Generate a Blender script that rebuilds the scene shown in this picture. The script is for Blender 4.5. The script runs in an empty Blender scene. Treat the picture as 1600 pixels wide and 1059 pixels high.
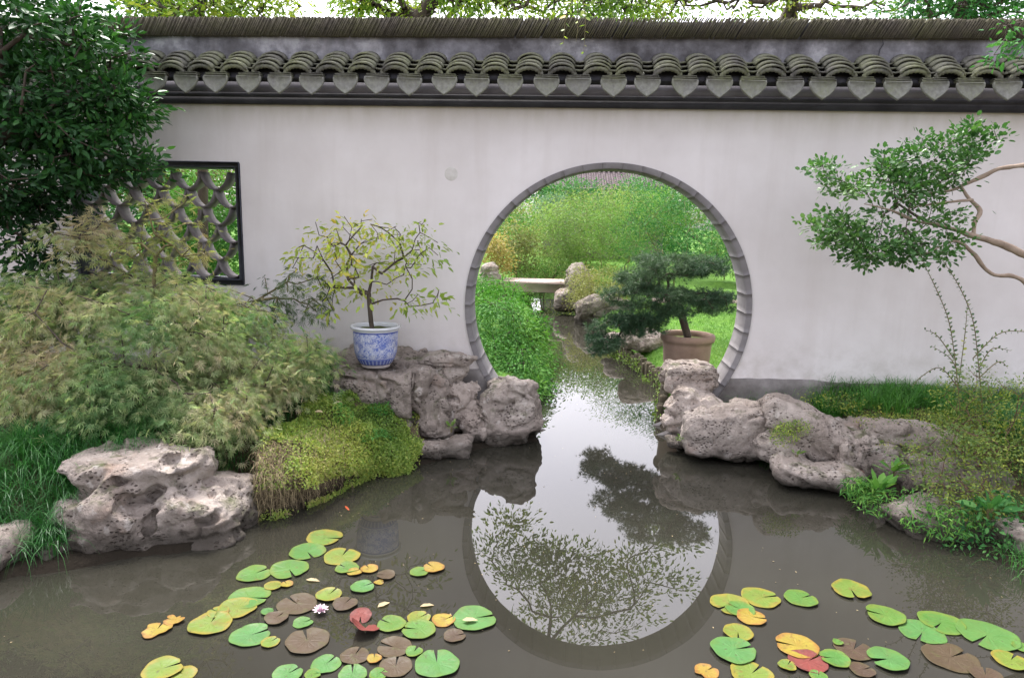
import bpy, math, random
import numpy as np
from mathutils import Vector, Matrix, Euler
rad = math.radians
rng = np.random.default_rng(7)
random.seed(7)

# ------------------------------------------------------------------ camera, sky, sun, exposure
FOC, PITCH, YAW, ROLL, CX, CH = 1070.47, 0.1692, 0.0702, 0.0228, -0.3984, 1.854
CAM = np.array([CX, -6.0, CH])
fwd = np.array([-math.sin(YAW)*math.cos(PITCH), math.cos(YAW)*math.cos(PITCH), -math.sin(PITCH)])
rgt = np.array([math.cos(YAW), math.sin(YAW), 0.0])
dwn = np.cross(fwd, rgt)
AX = math.cos(ROLL)*rgt - math.sin(ROLL)*dwn
AD = math.sin(ROLL)*rgt + math.cos(ROLL)*dwn
sc = bpy.context.scene
cd = bpy.data.cameras.new('camera'); cam = bpy.data.objects.new('camera', cd)
sc.collection.objects.link(cam); sc.camera = cam
cd.sensor_width = 36.0; cd.lens = FOC/1600*36; cd.clip_end = 1000; cd.clip_start = 0.05
cam.matrix_world = Matrix(((AX[0], -AD[0], -fwd[0], CAM[0]), (AX[1], -AD[1], -fwd[1], CAM[1]), (AX[2], -AD[2], -fwd[2], CAM[2]), (0, 0, 0, 1)))

w = bpy.data.worlds.new('World'); sc.world = w; w.use_nodes = True
nt = w.node_tree; nt.nodes.clear()
SUN_EL, SUN_AZ = rad(60), rad(330)          # azimuth measured clockwise from +Y
sky = nt.nodes.new('ShaderNodeTexSky'); sky.sky_type = 'NISHITA'; sky.sun_disc = False
sky.sun_elevation = SUN_EL; sky.sun_rotation = SUN_AZ; sky.air_density = 1.0; sky.dust_density = 4.0; sky.ozone_density = 1.5
hsv = nt.nodes.new('ShaderNodeHueSaturation'); hsv.inputs['Saturation'].default_value = 0.22
mixw = nt.nodes.new('ShaderNodeMix'); mixw.data_type = 'RGBA'; mixw.blend_type = 'MULTIPLY'; mixw.inputs[0].default_value = 1.0
mixw.inputs[7].default_value = (1.0, 0.96, 1.01, 1)
bg = nt.nodes.new('ShaderNodeBackground'); bg.inputs[1].default_value = 0.15
ow = nt.nodes.new('ShaderNodeOutputWorld')
nt.links.new(sky.outputs[0], hsv.inputs['Color']); nt.links.new(hsv.outputs[0], mixw.inputs[6])
nt.links.new(mixw.outputs[2], bg.inputs[0]); nt.links.new(bg.outputs[0], ow.inputs[0])
sl = bpy.data.lights.new('sun', 'SUN'); sl.energy = 1.5; sl.angle = rad(18); sl.color = (1.0, 0.96, 0.9)
so = bpy.data.objects.new('sun', sl); sc.collection.objects.link(so)
sdir = Vector((math.sin(SUN_AZ)*math.cos(SUN_EL), math.cos(SUN_AZ)*math.cos(SUN_EL), math.sin(SUN_EL)))
so.rotation_euler = sdir.to_track_quat('Z', 'Y').to_euler()
sc.view_settings.view_transform = 'Standard'; sc.view_settings.look = 'None'
sc.view_settings.gamma = 1; sc.view_settings.exposure = 1.95; sc.view_settings.use_curve_mapping = False
sc.render.engine = 'CYCLES'
sc.cycles.max_bounces = 8; sc.cycles.transparent_max_bounces = 8

# ------------------------------------------------------------------ helpers
def ray(px, py):
    return fwd + AX*((px-800)/FOC) + AD*((py-529.5)/FOC)
def at(px, py, Y):
    """the point of the garden seen at (px, py) that stands in the upright plane y = Y"""
    d = ray(px, py); t = (Y-CAM[1])/d[1]; return CAM + d*t
def onz(px, py, z=0.0):
    d = ray(px, py); t = (z-CAM[2])/d[2]; return CAM + d*t
def mir(px, py, Y):
    """the point in plane y = Y whose mirror image in the water is seen at (px, py)"""
    p = at(px, py, Y); return np.array([p[0], p[1], -p[2]])
def psc(Y, z=0.5):
    """metres per photo pixel at depth Y"""
    return ((Y+6)*math.cos(PITCH)+(CH-z)*math.sin(PITCH))/FOC

def link(o, parent=None):
    sc.collection.objects.link(o)
    if parent is not None:
        o.parent = parent
    return o
def tag(o, label=None, cat=None, group=None, kind=None):
    if label: o['label'] = label
    if cat: o['category'] = cat
    if group: o['group'] = group
    if kind: o['kind'] = kind
    return o
def empty(name, loc, label, cat, group=None, kind=None):
    o = bpy.data.objects.new(name, None); o.empty_display_size = .1
    link(o); o.location = Vector([float(c) for c in loc])
    return tag(o, label, cat, group, kind)
def mesh(name, V, F, mat, v=None, smooth=False, cols=None):
    V = np.ascontiguousarray(V, dtype=np.float32); F = np.ascontiguousarray(F, dtype=np.int32)
    me = bpy.data.meshes.new(name); n, k = F.shape
    me.vertices.add(len(V)); me.vertices.foreach_set('co', V.ravel())
    me.loops.add(n*k); me.loops.foreach_set('vertex_index', F.ravel())
    me.polygons.add(n); me.polygons.foreach_set('loop_start', np.arange(0, n*k, k, dtype=np.int32))
    if smooth: me.polygons.foreach_set('use_smooth', np.ones(n, dtype=bool))
    if v is not None:
        a = me.attributes.new('v', 'FLOAT', 'POINT'); a.data.foreach_set('value', np.ascontiguousarray(v, dtype=np.float32))
    if cols is not None:
        a = me.attributes.new('paint', 'FLOAT_COLOR', 'POINT'); a.data.foreach_set('color', np.ascontiguousarray(cols, dtype=np.float32).ravel())
    me.update(calc_edges=True); me.validate()
    if mat is not None: me.materials.append(mat)
    return me
def part(name, V, F, mat, parent=None, **k):
    """one mesh object; vertices are given in world space, the parent stands unrotated"""
    V = np.asarray(V, dtype=float)
    off = np.zeros(3)
    p = parent
    while p is not None:
        off += np.array(p.location); p = p.parent
    o = bpy.data.objects.new(name, mesh(name, V-off, F, mat, **k)); return link(o, parent)
def thing(name, V, F, mat, label, cat, group=None, kind=None, base=None, **k):
    """a thing that is one mesh, its origin at its base"""
    V = np.asarray(V, dtype=float)
    if base is None:
        base = np.array([(V[:,0].min()+V[:,0].max())/2, (V[:,1].min()+V[:,1].max())/2, V[:,2].min()])
    o = bpy.data.objects.new(name, mesh(name, V-base, F, mat, **k)); link(o); o.location = Vector([float(c) for c in base])
    return tag(o, label, cat, group, kind)
def box(x0, x1, y0, y1, z0, z1):
    V = np.array([(x, y, z) for z in (z0, z1) for y in (y0, y1) for x in (x0, x1)], float)
    F = np.array([(0, 2, 3, 1), (4, 5, 7, 6), (0, 1, 5, 4), (2, 6, 7, 3), (0, 4, 6, 2), (1, 3, 7, 5)]); return V, F
def bbox_bev(x0, x1, y0, y1, z0, z1, b):
    """box with chamfered edges"""
    import itertools
    V = []; idx = {}
    for sx, sy, sz in itertools.product((0, 1), repeat=3):
        c = [(x0, x1)[sx], (y0, y1)[sy], (z0, z1)[sz]]; s = [(1, -1)[sx], (1, -1)[sy], (1, -1)[sz]]
        for ax in range(3):
            p = [c[i]+(s[i]*b if i != ax else 0) for i in range(3)]
            idx[(sx, sy, sz, ax)] = len(V); V.append(p)
    T = []
    for k in idx:
        pass
    for sx, sy, sz in itertools.product((0, 1), repeat=3):
        T.append((idx[(sx, sy, sz, 0)], idx[(sx, sy, sz, 1)], idx[(sx, sy, sz, 2)]))
    for ax in range(3):
        u, v_ = [i for i in range(3) if i != ax]
        for s in (0, 1):
            q = []
            for a, b_ in ((0, 0), (1, 0), (1, 1), (0, 1)):
                key = [0, 0, 0]; key[ax] = s; key[u] = a; key[v_] = b_; q.append(idx[tuple(key)+(ax,)])
            T += [(q[0], q[1], q[2]), (q[0], q[2], q[3])]
        for a in (0, 1):
            for b_ in (0, 1):
                k0 = [0, 0, 0]; k0[u] = a; k0[v_] = b_; k1 = list(k0); k1[ax] = 1
                A, B = idx[tuple(k0)+(u,)], idx[tuple(k0)+(v_,)]; C, D = idx[tuple(k1)+(v_,)], idx[tuple(k1)+(u,)]
                T += [(A, B, C), (A, C, D)]
    return np.array(V, float), np.array(T)
def cat(parts):
    Vs, Fs, n = [], [], 0
    for V, F in parts:
        V = np.asarray(V, float); F = np.asarray(F)
        if F.shape[1] == 4: F = np.concatenate([F[:, [0, 1, 2]], F[:, [0, 2, 3]]])
        Vs.append(V); Fs.append(F+n); n += len(V)
    return np.concatenate(Vs), np.concatenate(Fs)
def grid_faces(nu, nv, wrapu=False):
    i = np.arange(nu if wrapu else nu-1); j = np.arange(nv-1)
    I, J = np.meshgrid(i, j, indexing='ij'); I2 = (I+1) % nu
    return np.stack([I*nv+J, I2*nv+J, I2*nv+J+1, I*nv+J+1], -1).reshape(-1, 4)
def lathe(prof, n=48, c=(0, 0, 0)):
    prof = np.array(prof, float); t = np.linspace(0, 2*math.pi, n, endpoint=False)
    V = np.stack([np.outer(np.cos(t), prof[:, 0])+c[0], np.outer(np.sin(t), prof[:, 0])+c[1], np.tile(prof[:, 1], (n, 1))+c[2]], -1).reshape(-1, 3)
    return V, grid_faces(n, len(prof), True)

# lattice noise on numpy arrays
_T = np.random.default_rng(3).random((32, 32, 32)).astype(np.float32)*2-1
def vnoise(P):
    P = np.asarray(P, np.float32); i = np.floor(P).astype(np.int32); f = P-i; f = f*f*(3-2*f); i &= 31; j = (i+1) & 31
    x0, y0, z0 = i[..., 0], i[..., 1], i[..., 2]; x1, y1, z1 = j[..., 0], j[..., 1], j[..., 2]; fx, fy, fz = f[..., 0], f[..., 1], f[..., 2]
    a = _T[x0, y0, z0]*(1-fx)+_T[x1, y0, z0]*fx; b = _T[x0, y1, z0]*(1-fx)+_T[x1, y1, z0]*fx
    c = _T[x0, y0, z1]*(1-fx)+_T[x1, y0, z1]*fx; d = _T[x0, y1, z1]*(1-fx)+_T[x1, y1, z1]*fx
    return (a*(1-fy)+b*fy)*(1-fz)+(c*(1-fy)+d*fy)*fz
def fbm(P, o=4, g=.5):
    s = 0; a = 1.0
    P = np.asarray(P, np.float32)
    for k in range(o):
        s = s+a*vnoise(P*(2.03**k)+k*7.3); a *= g
    return s
def n1(P, s=1.0, off=0.0):
    return vnoise(np.asarray(P)*s+off)

# ------------------------------------------------------------------ materials
class MT:
    def __init__(s, name):
        s.m = bpy.data.materials.new(name); s.m.use_nodes = True; s.t = s.m.node_tree; s.t.nodes.clear()
        s.out = s.t.nodes.new('ShaderNodeOutputMaterial'); s.b = s.t.nodes.new('ShaderNodeBsdfPrincipled')
        s.t.links.new(s.b.outputs[0], s.out.inputs[0]); s.tc = s.t.nodes.new('ShaderNodeNewGeometry')
    def n(s, k, **kw):
        x = s.t.nodes.new(k)
        for a, b in kw.items(): setattr(x, a, b)
        return x
    def l(s, a, b): s.t.links.new(a, b)
    def noise(s, scale, detail=4, rough=.55, vec=None, stretch=None, dist=0):
        x = s.n('ShaderNodeTexNoise'); x.inputs['Scale'].default_value = scale; x.inputs['Detail'].default_value = detail
        x.inputs['Roughness'].default_value = rough; x.inputs['Distortion'].default_value = dist
        v = vec or s.tc.outputs['Position']
        if stretch:
            mp = s.n('ShaderNodeMapping'); mp.inputs['Scale'].default_value = stretch; s.l(v, mp.inputs[0]); v = mp.outputs[0]
        s.l(v, x.inputs['Vector']); return x.outputs['Fac']
    def ramp(s, fac, stops):
        r = s.n('ShaderNodeValToRGB'); e = r.color_ramp.elements
        e[0].position = stops[0][0]; e[1].position = stops[-1][0]
        def c4(c): return (c[0], c[1], c[2], 1) if hasattr(c, '__len__') else (c, c, c, 1)
        e[0].color = c4(stops[0][1]); e[1].color = c4(stops[-1][1])
        for p, c in stops[1:-1]:
            q = e.new(p); q.color = c4(c)
        s.l(fac, r.inputs[0]); return r.outputs[0]
    def mix(s, fac, a, b, mode='MIX'):
        x = s.n('ShaderNodeMix', data_type='RGBA', blend_type=mode)
        for sock, val in ((0, fac), (6, a), (7, b)):
            if isinstance(val, (int, float)): x.inputs[sock].default_value = val if sock == 0 else (val, val, val, 1)
            elif isinstance(val, tuple): x.inputs[sock].default_value = (*val, 1)
            else: s.l(val, x.inputs[sock])
        return x.outputs[2]
    def math(s, op, a, b=0.0, clamp=False):
        x = s.n('ShaderNodeMath', operation=op); x.use_clamp = clamp
        for i, v in enumerate((a, b)):
            if isinstance(v, (int, float)): x.inputs[i].default_value = v
            else: s.l(v, x.inputs[i])
        return x.outputs[0]
    def color(s, c):
        if isinstance(c, tuple): s.b.inputs['Base Color'].default_value = (*c, 1)
        else: s.l(c, s.b.inputs['Base Color'])
    def rough(s, r, spec=None):
        if isinstance(r, (int, float)): s.b.inputs['Roughness'].default_value = r
        else: s.l(r, s.b.inputs['Roughness'])
        if spec is not None: s.b.inputs['Specular IOR Level'].default_value = spec
    def bump(s, h, strength=.5, dist=.01):
        x = s.n('ShaderNodeBump'); x.inputs['Strength'].default_value = strength; x.inputs['Distance'].default_value = dist
        s.l(h, x.inputs['Height']); s.l(x.outputs[0], s.b.inputs['Normal'])
    def sep(s):
        x = s.n('ShaderNodeSeparateXYZ'); s.l(s.tc.outputs['Position'], x.inputs[0]); return x.outputs
    def attr(s, name):
        x = s.n('ShaderNodeAttribute'); x.attribute_name = name; return x

def leafmat(name, stops, trans=.35, rough=.5, spec=.35, nscale=1.5):
    m = MT(name); v = m.attr('v').outputs['Fac']
    f = m.math('ADD', m.math('MULTIPLY', v, .75), m.math('MULTIPLY', m.noise(nscale, 2), .25))
    c = m.ramp(f, stops); m.color(c); m.rough(rough, spec)
    tr = m.n('ShaderNodeBsdfTranslucent'); tc = m.mix(1.0, c, (1.0, 1.12, .6), 'MULTIPLY'); m.l(tc, tr.inputs[0])
    ms = m.n('ShaderNodeMixShader'); ms.inputs[0].default_value = trans
    m.l(m.b.outputs[0], ms.inputs[1]); m.l(tr.outputs[0], ms.inputs[2]); m.l(ms.outputs[0], m.out.inputs[0]); return m.m

def m_plaster():
    m = MT('white_plaster'); z = m.sep()[2]
    big = m.noise(.9, 5, .6); fine = m.noise(14, 4, .6); streak = m.noise(3.0, 4, .6, stretch=(1.6, 1.6, .16))
    c = m.mix(m.ramp(big, [(.35, 0.), (.7, 1.)]), (.665, .625, .61), (.80, .765, .76))
    c = m.mix(m.math('MULTIPLY', m.ramp(streak, [(.5, 0.), (.75, 1.)]), .36), c, (.58, .53, .50))
    c = m.mix(m.math('MULTIPLY', m.ramp(fine, [(.55, 0.), (.8, 1.)]), .12), c, (.6, .57, .54))
    low = m.n('ShaderNodeMapRange'); low.inputs[1].default_value = .95; low.inputs[2].default_value = .5; m.l(z, low.inputs[0])
    st = m.math('MULTIPLY', low.outputs[0], m.ramp(m.noise(5, 5, .65), [(.42, 0.), (.68, .75)]))
    c = m.mix(st, c, (.44, .40, .35))
    hi = m.n('ShaderNodeMapRange'); hi.inputs[1].default_value = 2.55; hi.inputs[2].default_value = 2.8; m.l(z, hi.inputs[0])
    c = m.mix(m.math('MULTIPLY', hi.outputs[0], m.ramp(m.noise(7, 4, .6, stretch=(1, 1, .25)), [(.3, 0.15), (.65, .55)])), c, (.47, .44, .35))
    vor = m.n('ShaderNodeTexVoronoi'); vor.inputs['Scale'].default_value = 2.6; m.l(m.tc.outputs['Position'], vor.inputs['Vector'])
    c = m.mix(m.ramp(vor.outputs['Distance'], [(.012, .5), (.022, 0.)]), c, (.25, .22, .2))
    m.color(c); m.rough(.85, .2)
    m.bump(m.math('ADD', m.math('MULTIPLY', m.noise(1.7, 3), 1.0), m.math('MULTIPLY', fine, .12)), .35, .02); return m.m
def m_greywash():
    m = MT('grey_lime_wash'); a = m.noise(2.3, 6, .66); b = m.noise(6, 5, .65); s = m.noise(5, 4, .6, stretch=(1, 1, .2))
    c = m.ramp(a, [(.38, (.075, .072, .076)), (.47, (.15, .148, .160)), (.54, (.22, .218, .238)), (.62, (.38, .38, .40))])
    c = m.mix(m.ramp(b, [(.45, 0.), (.7, .6)]), c, (.10, .095, .10))
    c = m.mix(m.ramp(s, [(.58, 0.), (.75, .5)]), c, (.33, .32, .33))
    m.color(c); m.rough(.9, .2); m.bump(b, .3, .01); return m.m
def m_plinth():
    m = MT('damp_grey_render'); a = m.noise(2.5, 6, .65); b = m.noise(16, 4, .6)
    c = m.ramp(a, [(.3, (.09, .08, .075)), (.5, (.19, .175, .165)), (.7, (.33, .31, .30))])
    c = m.mix(m.ramp(m.noise(4, 4, .6), [(.55, 0.), (.75, .5)]), c, (.12, .13, .07))
    m.color(c); m.rough(.9, .2); m.bump(m.math('ADD', a, m.math('MULTIPLY', b, .3)), .5, .02); return m.m
def m_tile(name, dark, mid, moss, mossamt=.6):
    m = MT(name); a = m.noise(3.5, 4, .6); b = m.noise(30, 4, .65); oi = m.n('ShaderNodeObjectInfo')
    c = m.mix(m.ramp(b, [(.3, 0.), (.7, 1.)]), dark, mid)
    c = m.mix(m.math('MULTIPLY', oi.outputs['Random'], .35), c, tuple(x*.55 for x in mid))
    k = m.math('MULTIPLY', m.ramp(a, [(.35, 0.), (.62, 1.)]), m.ramp(m.noise(45, 3), [(.35, .3), (.6, 1.)]))
    c = m.mix(m.math('MULTIPLY', k, mossamt), c, moss)
    m.color(c); m.rough(.88, .2); m.bump(b, .5, .006); return m.m
def m_rock(name='limestone', tint=(1.02, 1, .95), bright=1.5):
    m = MT(name); P = m.tc.outputs['Position']; z = m.sep()[2]
    a = m.noise(2.2, 7, .62, dist=.3); b = m.noise(9, 8, .7); f = m.noise(55, 5, .7)
    T = lambda c: tuple(min(.9, c[i]*tint[i]*bright) for i in range(3))
    c = m.ramp(a, [(.28, T((.115, .098, .086))), (.45, T((.21, .182, .166))), (.6, T((.295, .262, .243))), (.78, T((.40, .365, .345)))])
    c = m.mix(m.ramp(b, [(.52, 0.), (.70, .8)]), c, T((.07, .058, .05)))
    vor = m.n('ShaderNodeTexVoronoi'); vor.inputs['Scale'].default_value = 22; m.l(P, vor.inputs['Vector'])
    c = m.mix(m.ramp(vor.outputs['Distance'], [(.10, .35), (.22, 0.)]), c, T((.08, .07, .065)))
    c = m.mix(m.math('MULTIPLY', m.ramp(m.noise(3.3, 4, .6), [(.58, 0.), (.72, 1.)]), .35), c, T((.30, .19, .14)))
    nz = m.n('ShaderNodeSeparateXYZ'); m.l(m.tc.outputs['Normal'], nz.inputs[0])
    mossf = m.math('MULTIPLY', m.ramp(nz.outputs[2], [(.1, 0.), (.9, 1.)]), m.ramp(m.noise(4.5, 5, .65), [(.54, 0.), (.66, .75)]))
    c = m.mix(mossf, c, (.10, .12, .045))
    lich = m.math('MULTIPLY', m.ramp(m.noise(13, 3, .5), [(.62, 0.), (.68, 1.)]), .5)
    c = m.mix(lich, c, T((.40, .375, .36)))
    wet = m.n('ShaderNodeMapRange'); wet.inputs[1].default_value = .10; wet.inputs[2].default_value = .02
    m.l(m.math('SUBTRACT', z, m.math('MULTIPLY', m.noise(7, 3), .10)), wet.inputs[0])
    c = m.mix(m.math('MULTIPLY', wet.outputs[0], .8), c, (.045, .04, .03))
    m.color(c); m.rough(.85, .25)
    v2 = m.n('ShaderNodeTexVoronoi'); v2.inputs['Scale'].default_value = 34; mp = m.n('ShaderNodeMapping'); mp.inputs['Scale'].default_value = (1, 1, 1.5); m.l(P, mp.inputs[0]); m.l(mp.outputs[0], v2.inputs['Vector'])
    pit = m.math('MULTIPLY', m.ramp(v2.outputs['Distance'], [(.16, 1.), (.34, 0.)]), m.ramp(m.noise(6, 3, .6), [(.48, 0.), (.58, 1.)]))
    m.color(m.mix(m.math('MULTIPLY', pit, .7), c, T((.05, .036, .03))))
    m.bump(m.math('SUBTRACT', m.math('ADD', m.math('ADD', b, m.math('MULTIPLY', f, .5)), m.math('MULTIPLY', vor.outputs['Distance'], .35)), m.math('MULTIPLY', pit, .9)), 1.0, .035); return m.m
def m_simple(name, c1, c2, scale=8, rough=.8, spec=.3, bump=.3, bd=.01, stretch=None):
    m = MT(name); a = m.noise(scale, 5, .6, stretch=stretch); m.color(m.ramp(a, [(.3, c1), (.7, c2)])); m.rough(rough, spec)
    if bump: m.bump(m.noise(scale*3, 4, .6, stretch=stretch), bump, bd)
    return m.m
def m_water():
    m = MT('pond_water'); big = m.noise(.5, 3)
    m.color(m.ramp(big, [(.35, (.022, .021, .016)), (.65, (.034, .033, .025))])); m.rough(.0, .5)
    m.b.inputs['IOR'].default_value = 1.57
    m.bump(m.noise(2.6, 2, .4, stretch=(1, .7, 1)), .035, .02); return m.m
def m_ground():
    m = MT('garden_soil'); a = m.noise(3, 6, .65)
    c = m.ramp(a, [(.3, (.045, .035, .022)), (.5, (.09, .07, .045)), (.7, (.10, .11, .04))])
    # turf beyond the wall on the right bank
    s = m.sep(); yy = m.n('ShaderNodeMapRange'); yy.inputs[1].default_value = .3; yy.inputs[2].default_value = .7; m.l(s[1], yy.inputs[0])
    t = m.ramp(m.noise(9, 5, .65), [(.3, (.05, .12, .018)), (.7, (.11, .22, .035))])
    c = m.mix(yy.outputs[0], c, t)
    wt = m.n('ShaderNodeMapRange'); wt.inputs[1].default_value = .11; wt.inputs[2].default_value = .04; m.l(s[2], wt.inputs[0]); c = m.mix(wt.outputs[0], c, (.022, .018, .013)); m.color(c); m.rough(.95, .1); m.bump(m.noise(25, 4), .8, .03); return m.m

M = dict(
    plaster=m_plaster(), grey=m_greywash(), plinth=m_plinth(),
    tile=m_tile('grey_clay_roof_tile', (.06, .058, .055), (.19, .185, .165), (.24, .26, .14), .7),
    drip=m_tile('grey_drip_tile', (.13, .13, .12), (.26, .26, .24), (.20, .22, .12), .45),
    ridge=m_tile('weathered_ridge_tile', (.045, .04, .035), (.12, .105, .08), (.11, .115, .045), .5),
    eave=m_simple('pale_grey_eave_board', (.20, .195, .23), (.34, .33, .38), 3, .9),
    dark=m_simple('dark_painted_moulding', (.028, .028, .034), (.06, .06, .07), 5, .7),
    frame=m_simple('slate_blue_window_frame', (.045, .05, .065), (.085, .09, .11), 9, .65),
    lattice=m_simple('grey_lattice_tile', (.13, .115, .115), (.24, .22, .215), 7, .85),
    ring=m_simple('grey_gate_brick', (.18, .168, .17), (.255, .242, .243), 5, .88, bump=.25),
    mortar=m_simple('pale_mortar', (.24, .225, .225), (.33, .31, .31), 20, .9),
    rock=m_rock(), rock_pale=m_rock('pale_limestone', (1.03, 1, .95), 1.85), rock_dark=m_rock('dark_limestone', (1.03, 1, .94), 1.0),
    water=m_water(), ground=m_ground(),
    bark=m_simple('dark_bark', (.045, .035, .028), (.12, .095, .075), 14, .9, stretch=(1, 1, .3)),
    bark_pale=m_simple('smooth_tan_bark', (.20, .15, .11), (.38, .30, .23), 12, .85),
    twig=m_simple('green_brown_twig', (.10, .09, .04), (.20, .17, .08), 20, .85),
    terra=m_simple('stained_terracotta', (.19, .125, .095), (.34, .24, .19), 4, .85, bump=.3),
    soil=m_simple('mossy_potting_soil', (.05, .05, .02), (.13, .17, .04), 14, .95, bump=1, bd=.02),
    slab=m_simple('pinkish_granite_slab', (.36, .27, .235), (.52, .42, .38), 3.5, .9, bump=.6),
    log=m_simple('mossy_log', (.05, .042, .03), (.15, .13, .085), 12, .95, bump=.8, stretch=(1, 1, .3)),
    patch=m_simple('greenish_plaster_patch', (.53, .51, .46), (.68, .655, .63), 14, .9),
    far_tile=m_simple('purple_brown_roof_tile', (.05, .038, .042), (.11, .085, .09), 8, .9),
    fish=m_simple('orange_fish_skin', (.4, .06, .02), (.6, .14, .05), 12, .4),
    wood=m_simple('reddish_rotten_wood', (.10, .05, .04), (.22, .12, .10), 16, .9, stretch=(1, 1, .3)),
)
L = dict(
    camellia=leafmat('dark_glossy_leaf', [(.1, (.010, .034, .012)), (.45, (.022, .080, .022)), (.75, (.042, .14, .03)), (.95, (.10, .27, .045))], .2, .42, .25),
    maple=leafmat('feathery_maple_leaf', [(.1, (0.081, 0.196, 0.063)), (.35, (0.172, 0.322, 0.127)), (.55, (0.356, 0.460, 0.207)), (.75, (0.575, 0.540, 0.345)), (1., (0.750, 0.552, 0.437))], .4, .6),
    maple2=leafmat('young_maple_leaf', [(.1, (.12, .18, .05)), (.45, (.26, .31, .10)), (.75, (.42, .38, .16)), (1., (.5, .3, .17))], .4, .6),
    citrus=leafmat('yellow_green_leaf', [(.1, (0.144, 0.240, 0.036)), (.4, (0.288, 0.408, 0.072)), (.75, (0.552, 0.600, 0.132)), (.93, (0.744, 0.504, 0.072)), (1., (0.540, 0.240, 0.060))], .35, .5),
    overhang=leafmat('fresh_green_leaf', [(.1, (0.025, 0.085, 0.025)), (.5, (0.064, 0.170, 0.043)), (.9, (0.145, 0.281, 0.068))], .3, .4, .45),
    vine=leafmat('small_creeper_leaf', [(.1, (0.055, 0.121, 0.033)), (.5, (0.154, 0.242, 0.055)), (.8, (0.352, 0.396, 0.066)), (1., (0.528, 0.462, 0.077))], .35, .5),
    vine_dark=leafmat('grey_green_creeper_leaf', [(.1, (.05, .10, .05)), (.6, (.11, .19, .08)), (1., (.25, .30, .1))], .35, .5),
    grass=leafmat('long_dark_grass', [(.1, (.016, .08, .018)), (.5, (.035, .165, .03)), (.95, (.10, .29, .06))], .3, .4, .45),
    tuft_grass=leafmat('bright_tuft_grass', [(.1, (.035, .13, .02)), (.5, (.08, .26, .04)), (.95, (.20, .42, .08))], .35, .45, .3),
    lawn=leafmat('lawn_blade', [(.1, (.06, .16, .018)), (.6, (.115, .27, .035)), (1., (.23, .34, .07))], .4, .5),
    cover=leafmat('yellow_green_ground_cover', [(.1, (.09, .17, .03)), (.45, (.21, .33, .06)), (.8, (.40, .45, .10)), (1., (.40, .30, .14))], .35, .55),
    dry=leafmat('dry_stalk', [(.1, (.17, .13, .08)), (.8, (.42, .34, .2))], .2, .8),
    ivy=leafmat('bright_ivy_leaf', [(.1, (.035, .12, .025)), (.5, (.085, .24, .05)), (.9, (.20, .38, .08))], .3, .6, .12),
    bush=leafmat('light_green_bush_leaf', [(.1, (.06, .13, .03)), (.5, (.145, .26, .065)), (.9, (.31, .40, .15))], .4, .6, .12),
    bamboo=leafmat('bamboo_leaf', [(.1, (.10, .16, .045)), (.5, (.22, .28, .10)), (.9, (.44, .42, .23))], .4, .6, .12),
    deep=leafmat('deep_green_leaf', [(.1, (.02, .09, .03)), (.5, (.05, .18, .05)), (.9, (.12, .28, .08))], .3, .6, .12),
    ochre=leafmat('ochre_leaf', [(.1, (.16, .14, .04)), (.5, (.34, .27, .09)), (.9, (.52, .42, .17))], .35, .6, .12),
    olive=leafmat('olive_leaf', [(.1, (.09, .12, .04)), (.5, (.20, .22, .08)), (.9, (.36, .34, .14))], .35, .6, .12),
    bluish=leafmat('blue_green_leaf', [(.1, (.08, .17, .11)), (.6, (.18, .30, .20)), (1., (.38, .46, .33))], .3, .6, .12),
    pine=leafmat('dark_pine_needle', [(.1, (.018, .05, .025)), (.5, (.04, .095, .045)), (.9, (.10, .17, .08))], .15, .5),
    canopy=leafmat('canopy_leaf', [(.1, (.07, .15, .02)), (.5, (.18, .30, .04)), (.8, (.38, .42, .05)), (1., (.55, .45, .06))], .4, .45),
)
def m_pad(name, base, edge, spot, edgew=.3, spotw=.3):
    m = MT(name); rr = m.attr('v').outputs['Fac']; oi = m.n('ShaderNodeObjectInfo'); P = m.tc.outputs['Position']
    big = m.noise(9, 3); c = m.mix(m.ramp(big, [(.3, 0.), (.7, 1.)]), base, tuple(x*1.35 for x in base))
    c = m.mix(m.math('MULTIPLY', oi.outputs['Random'], .4), c, edge)
    e = m.math('ADD', rr, m.math('MULTIPLY', m.math('SUBTRACT', m.noise(14, 4), .5), 1.1))
    c = m.mix(m.math('MULTIPLY', m.ramp(e, [(.72, 0.), (.98, 1.)]), edgew), c, edge)
    c = m.mix(m.math('MULTIPLY', m.ramp(m.noise(20, 4, .7), [(.56, 0.), (.66, 1.)]), spotw), c, spot)
    c = m.mix(m.math('MULTIPLY', m.ramp(m.noise(60, 3, .6), [(.64, 0.), (.70, 1.)]), .75), c, (.045, .03, .015))
    c = m.mix(m.math('MULTIPLY', m.ramp(m.noise(6, 3, .6), [(.5, 0.), (.7, 1.)]), .35), c, edge)
    ve = m.attr('paint').outputs['Fac']
    c = m.mix(m.math('MULTIPLY', ve, .35), c, tuple(min(1, x*1.7) for x in base))
    m.color(c); m.rough(m.ramp(m.noise(12, 3), [(.3, .42), (.7, .75)]), .22); m.bump(m.math('ADD', m.math('MULTIPLY', ve, .5), m.noise(40, 4)), .5, .006); return m.m
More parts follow.
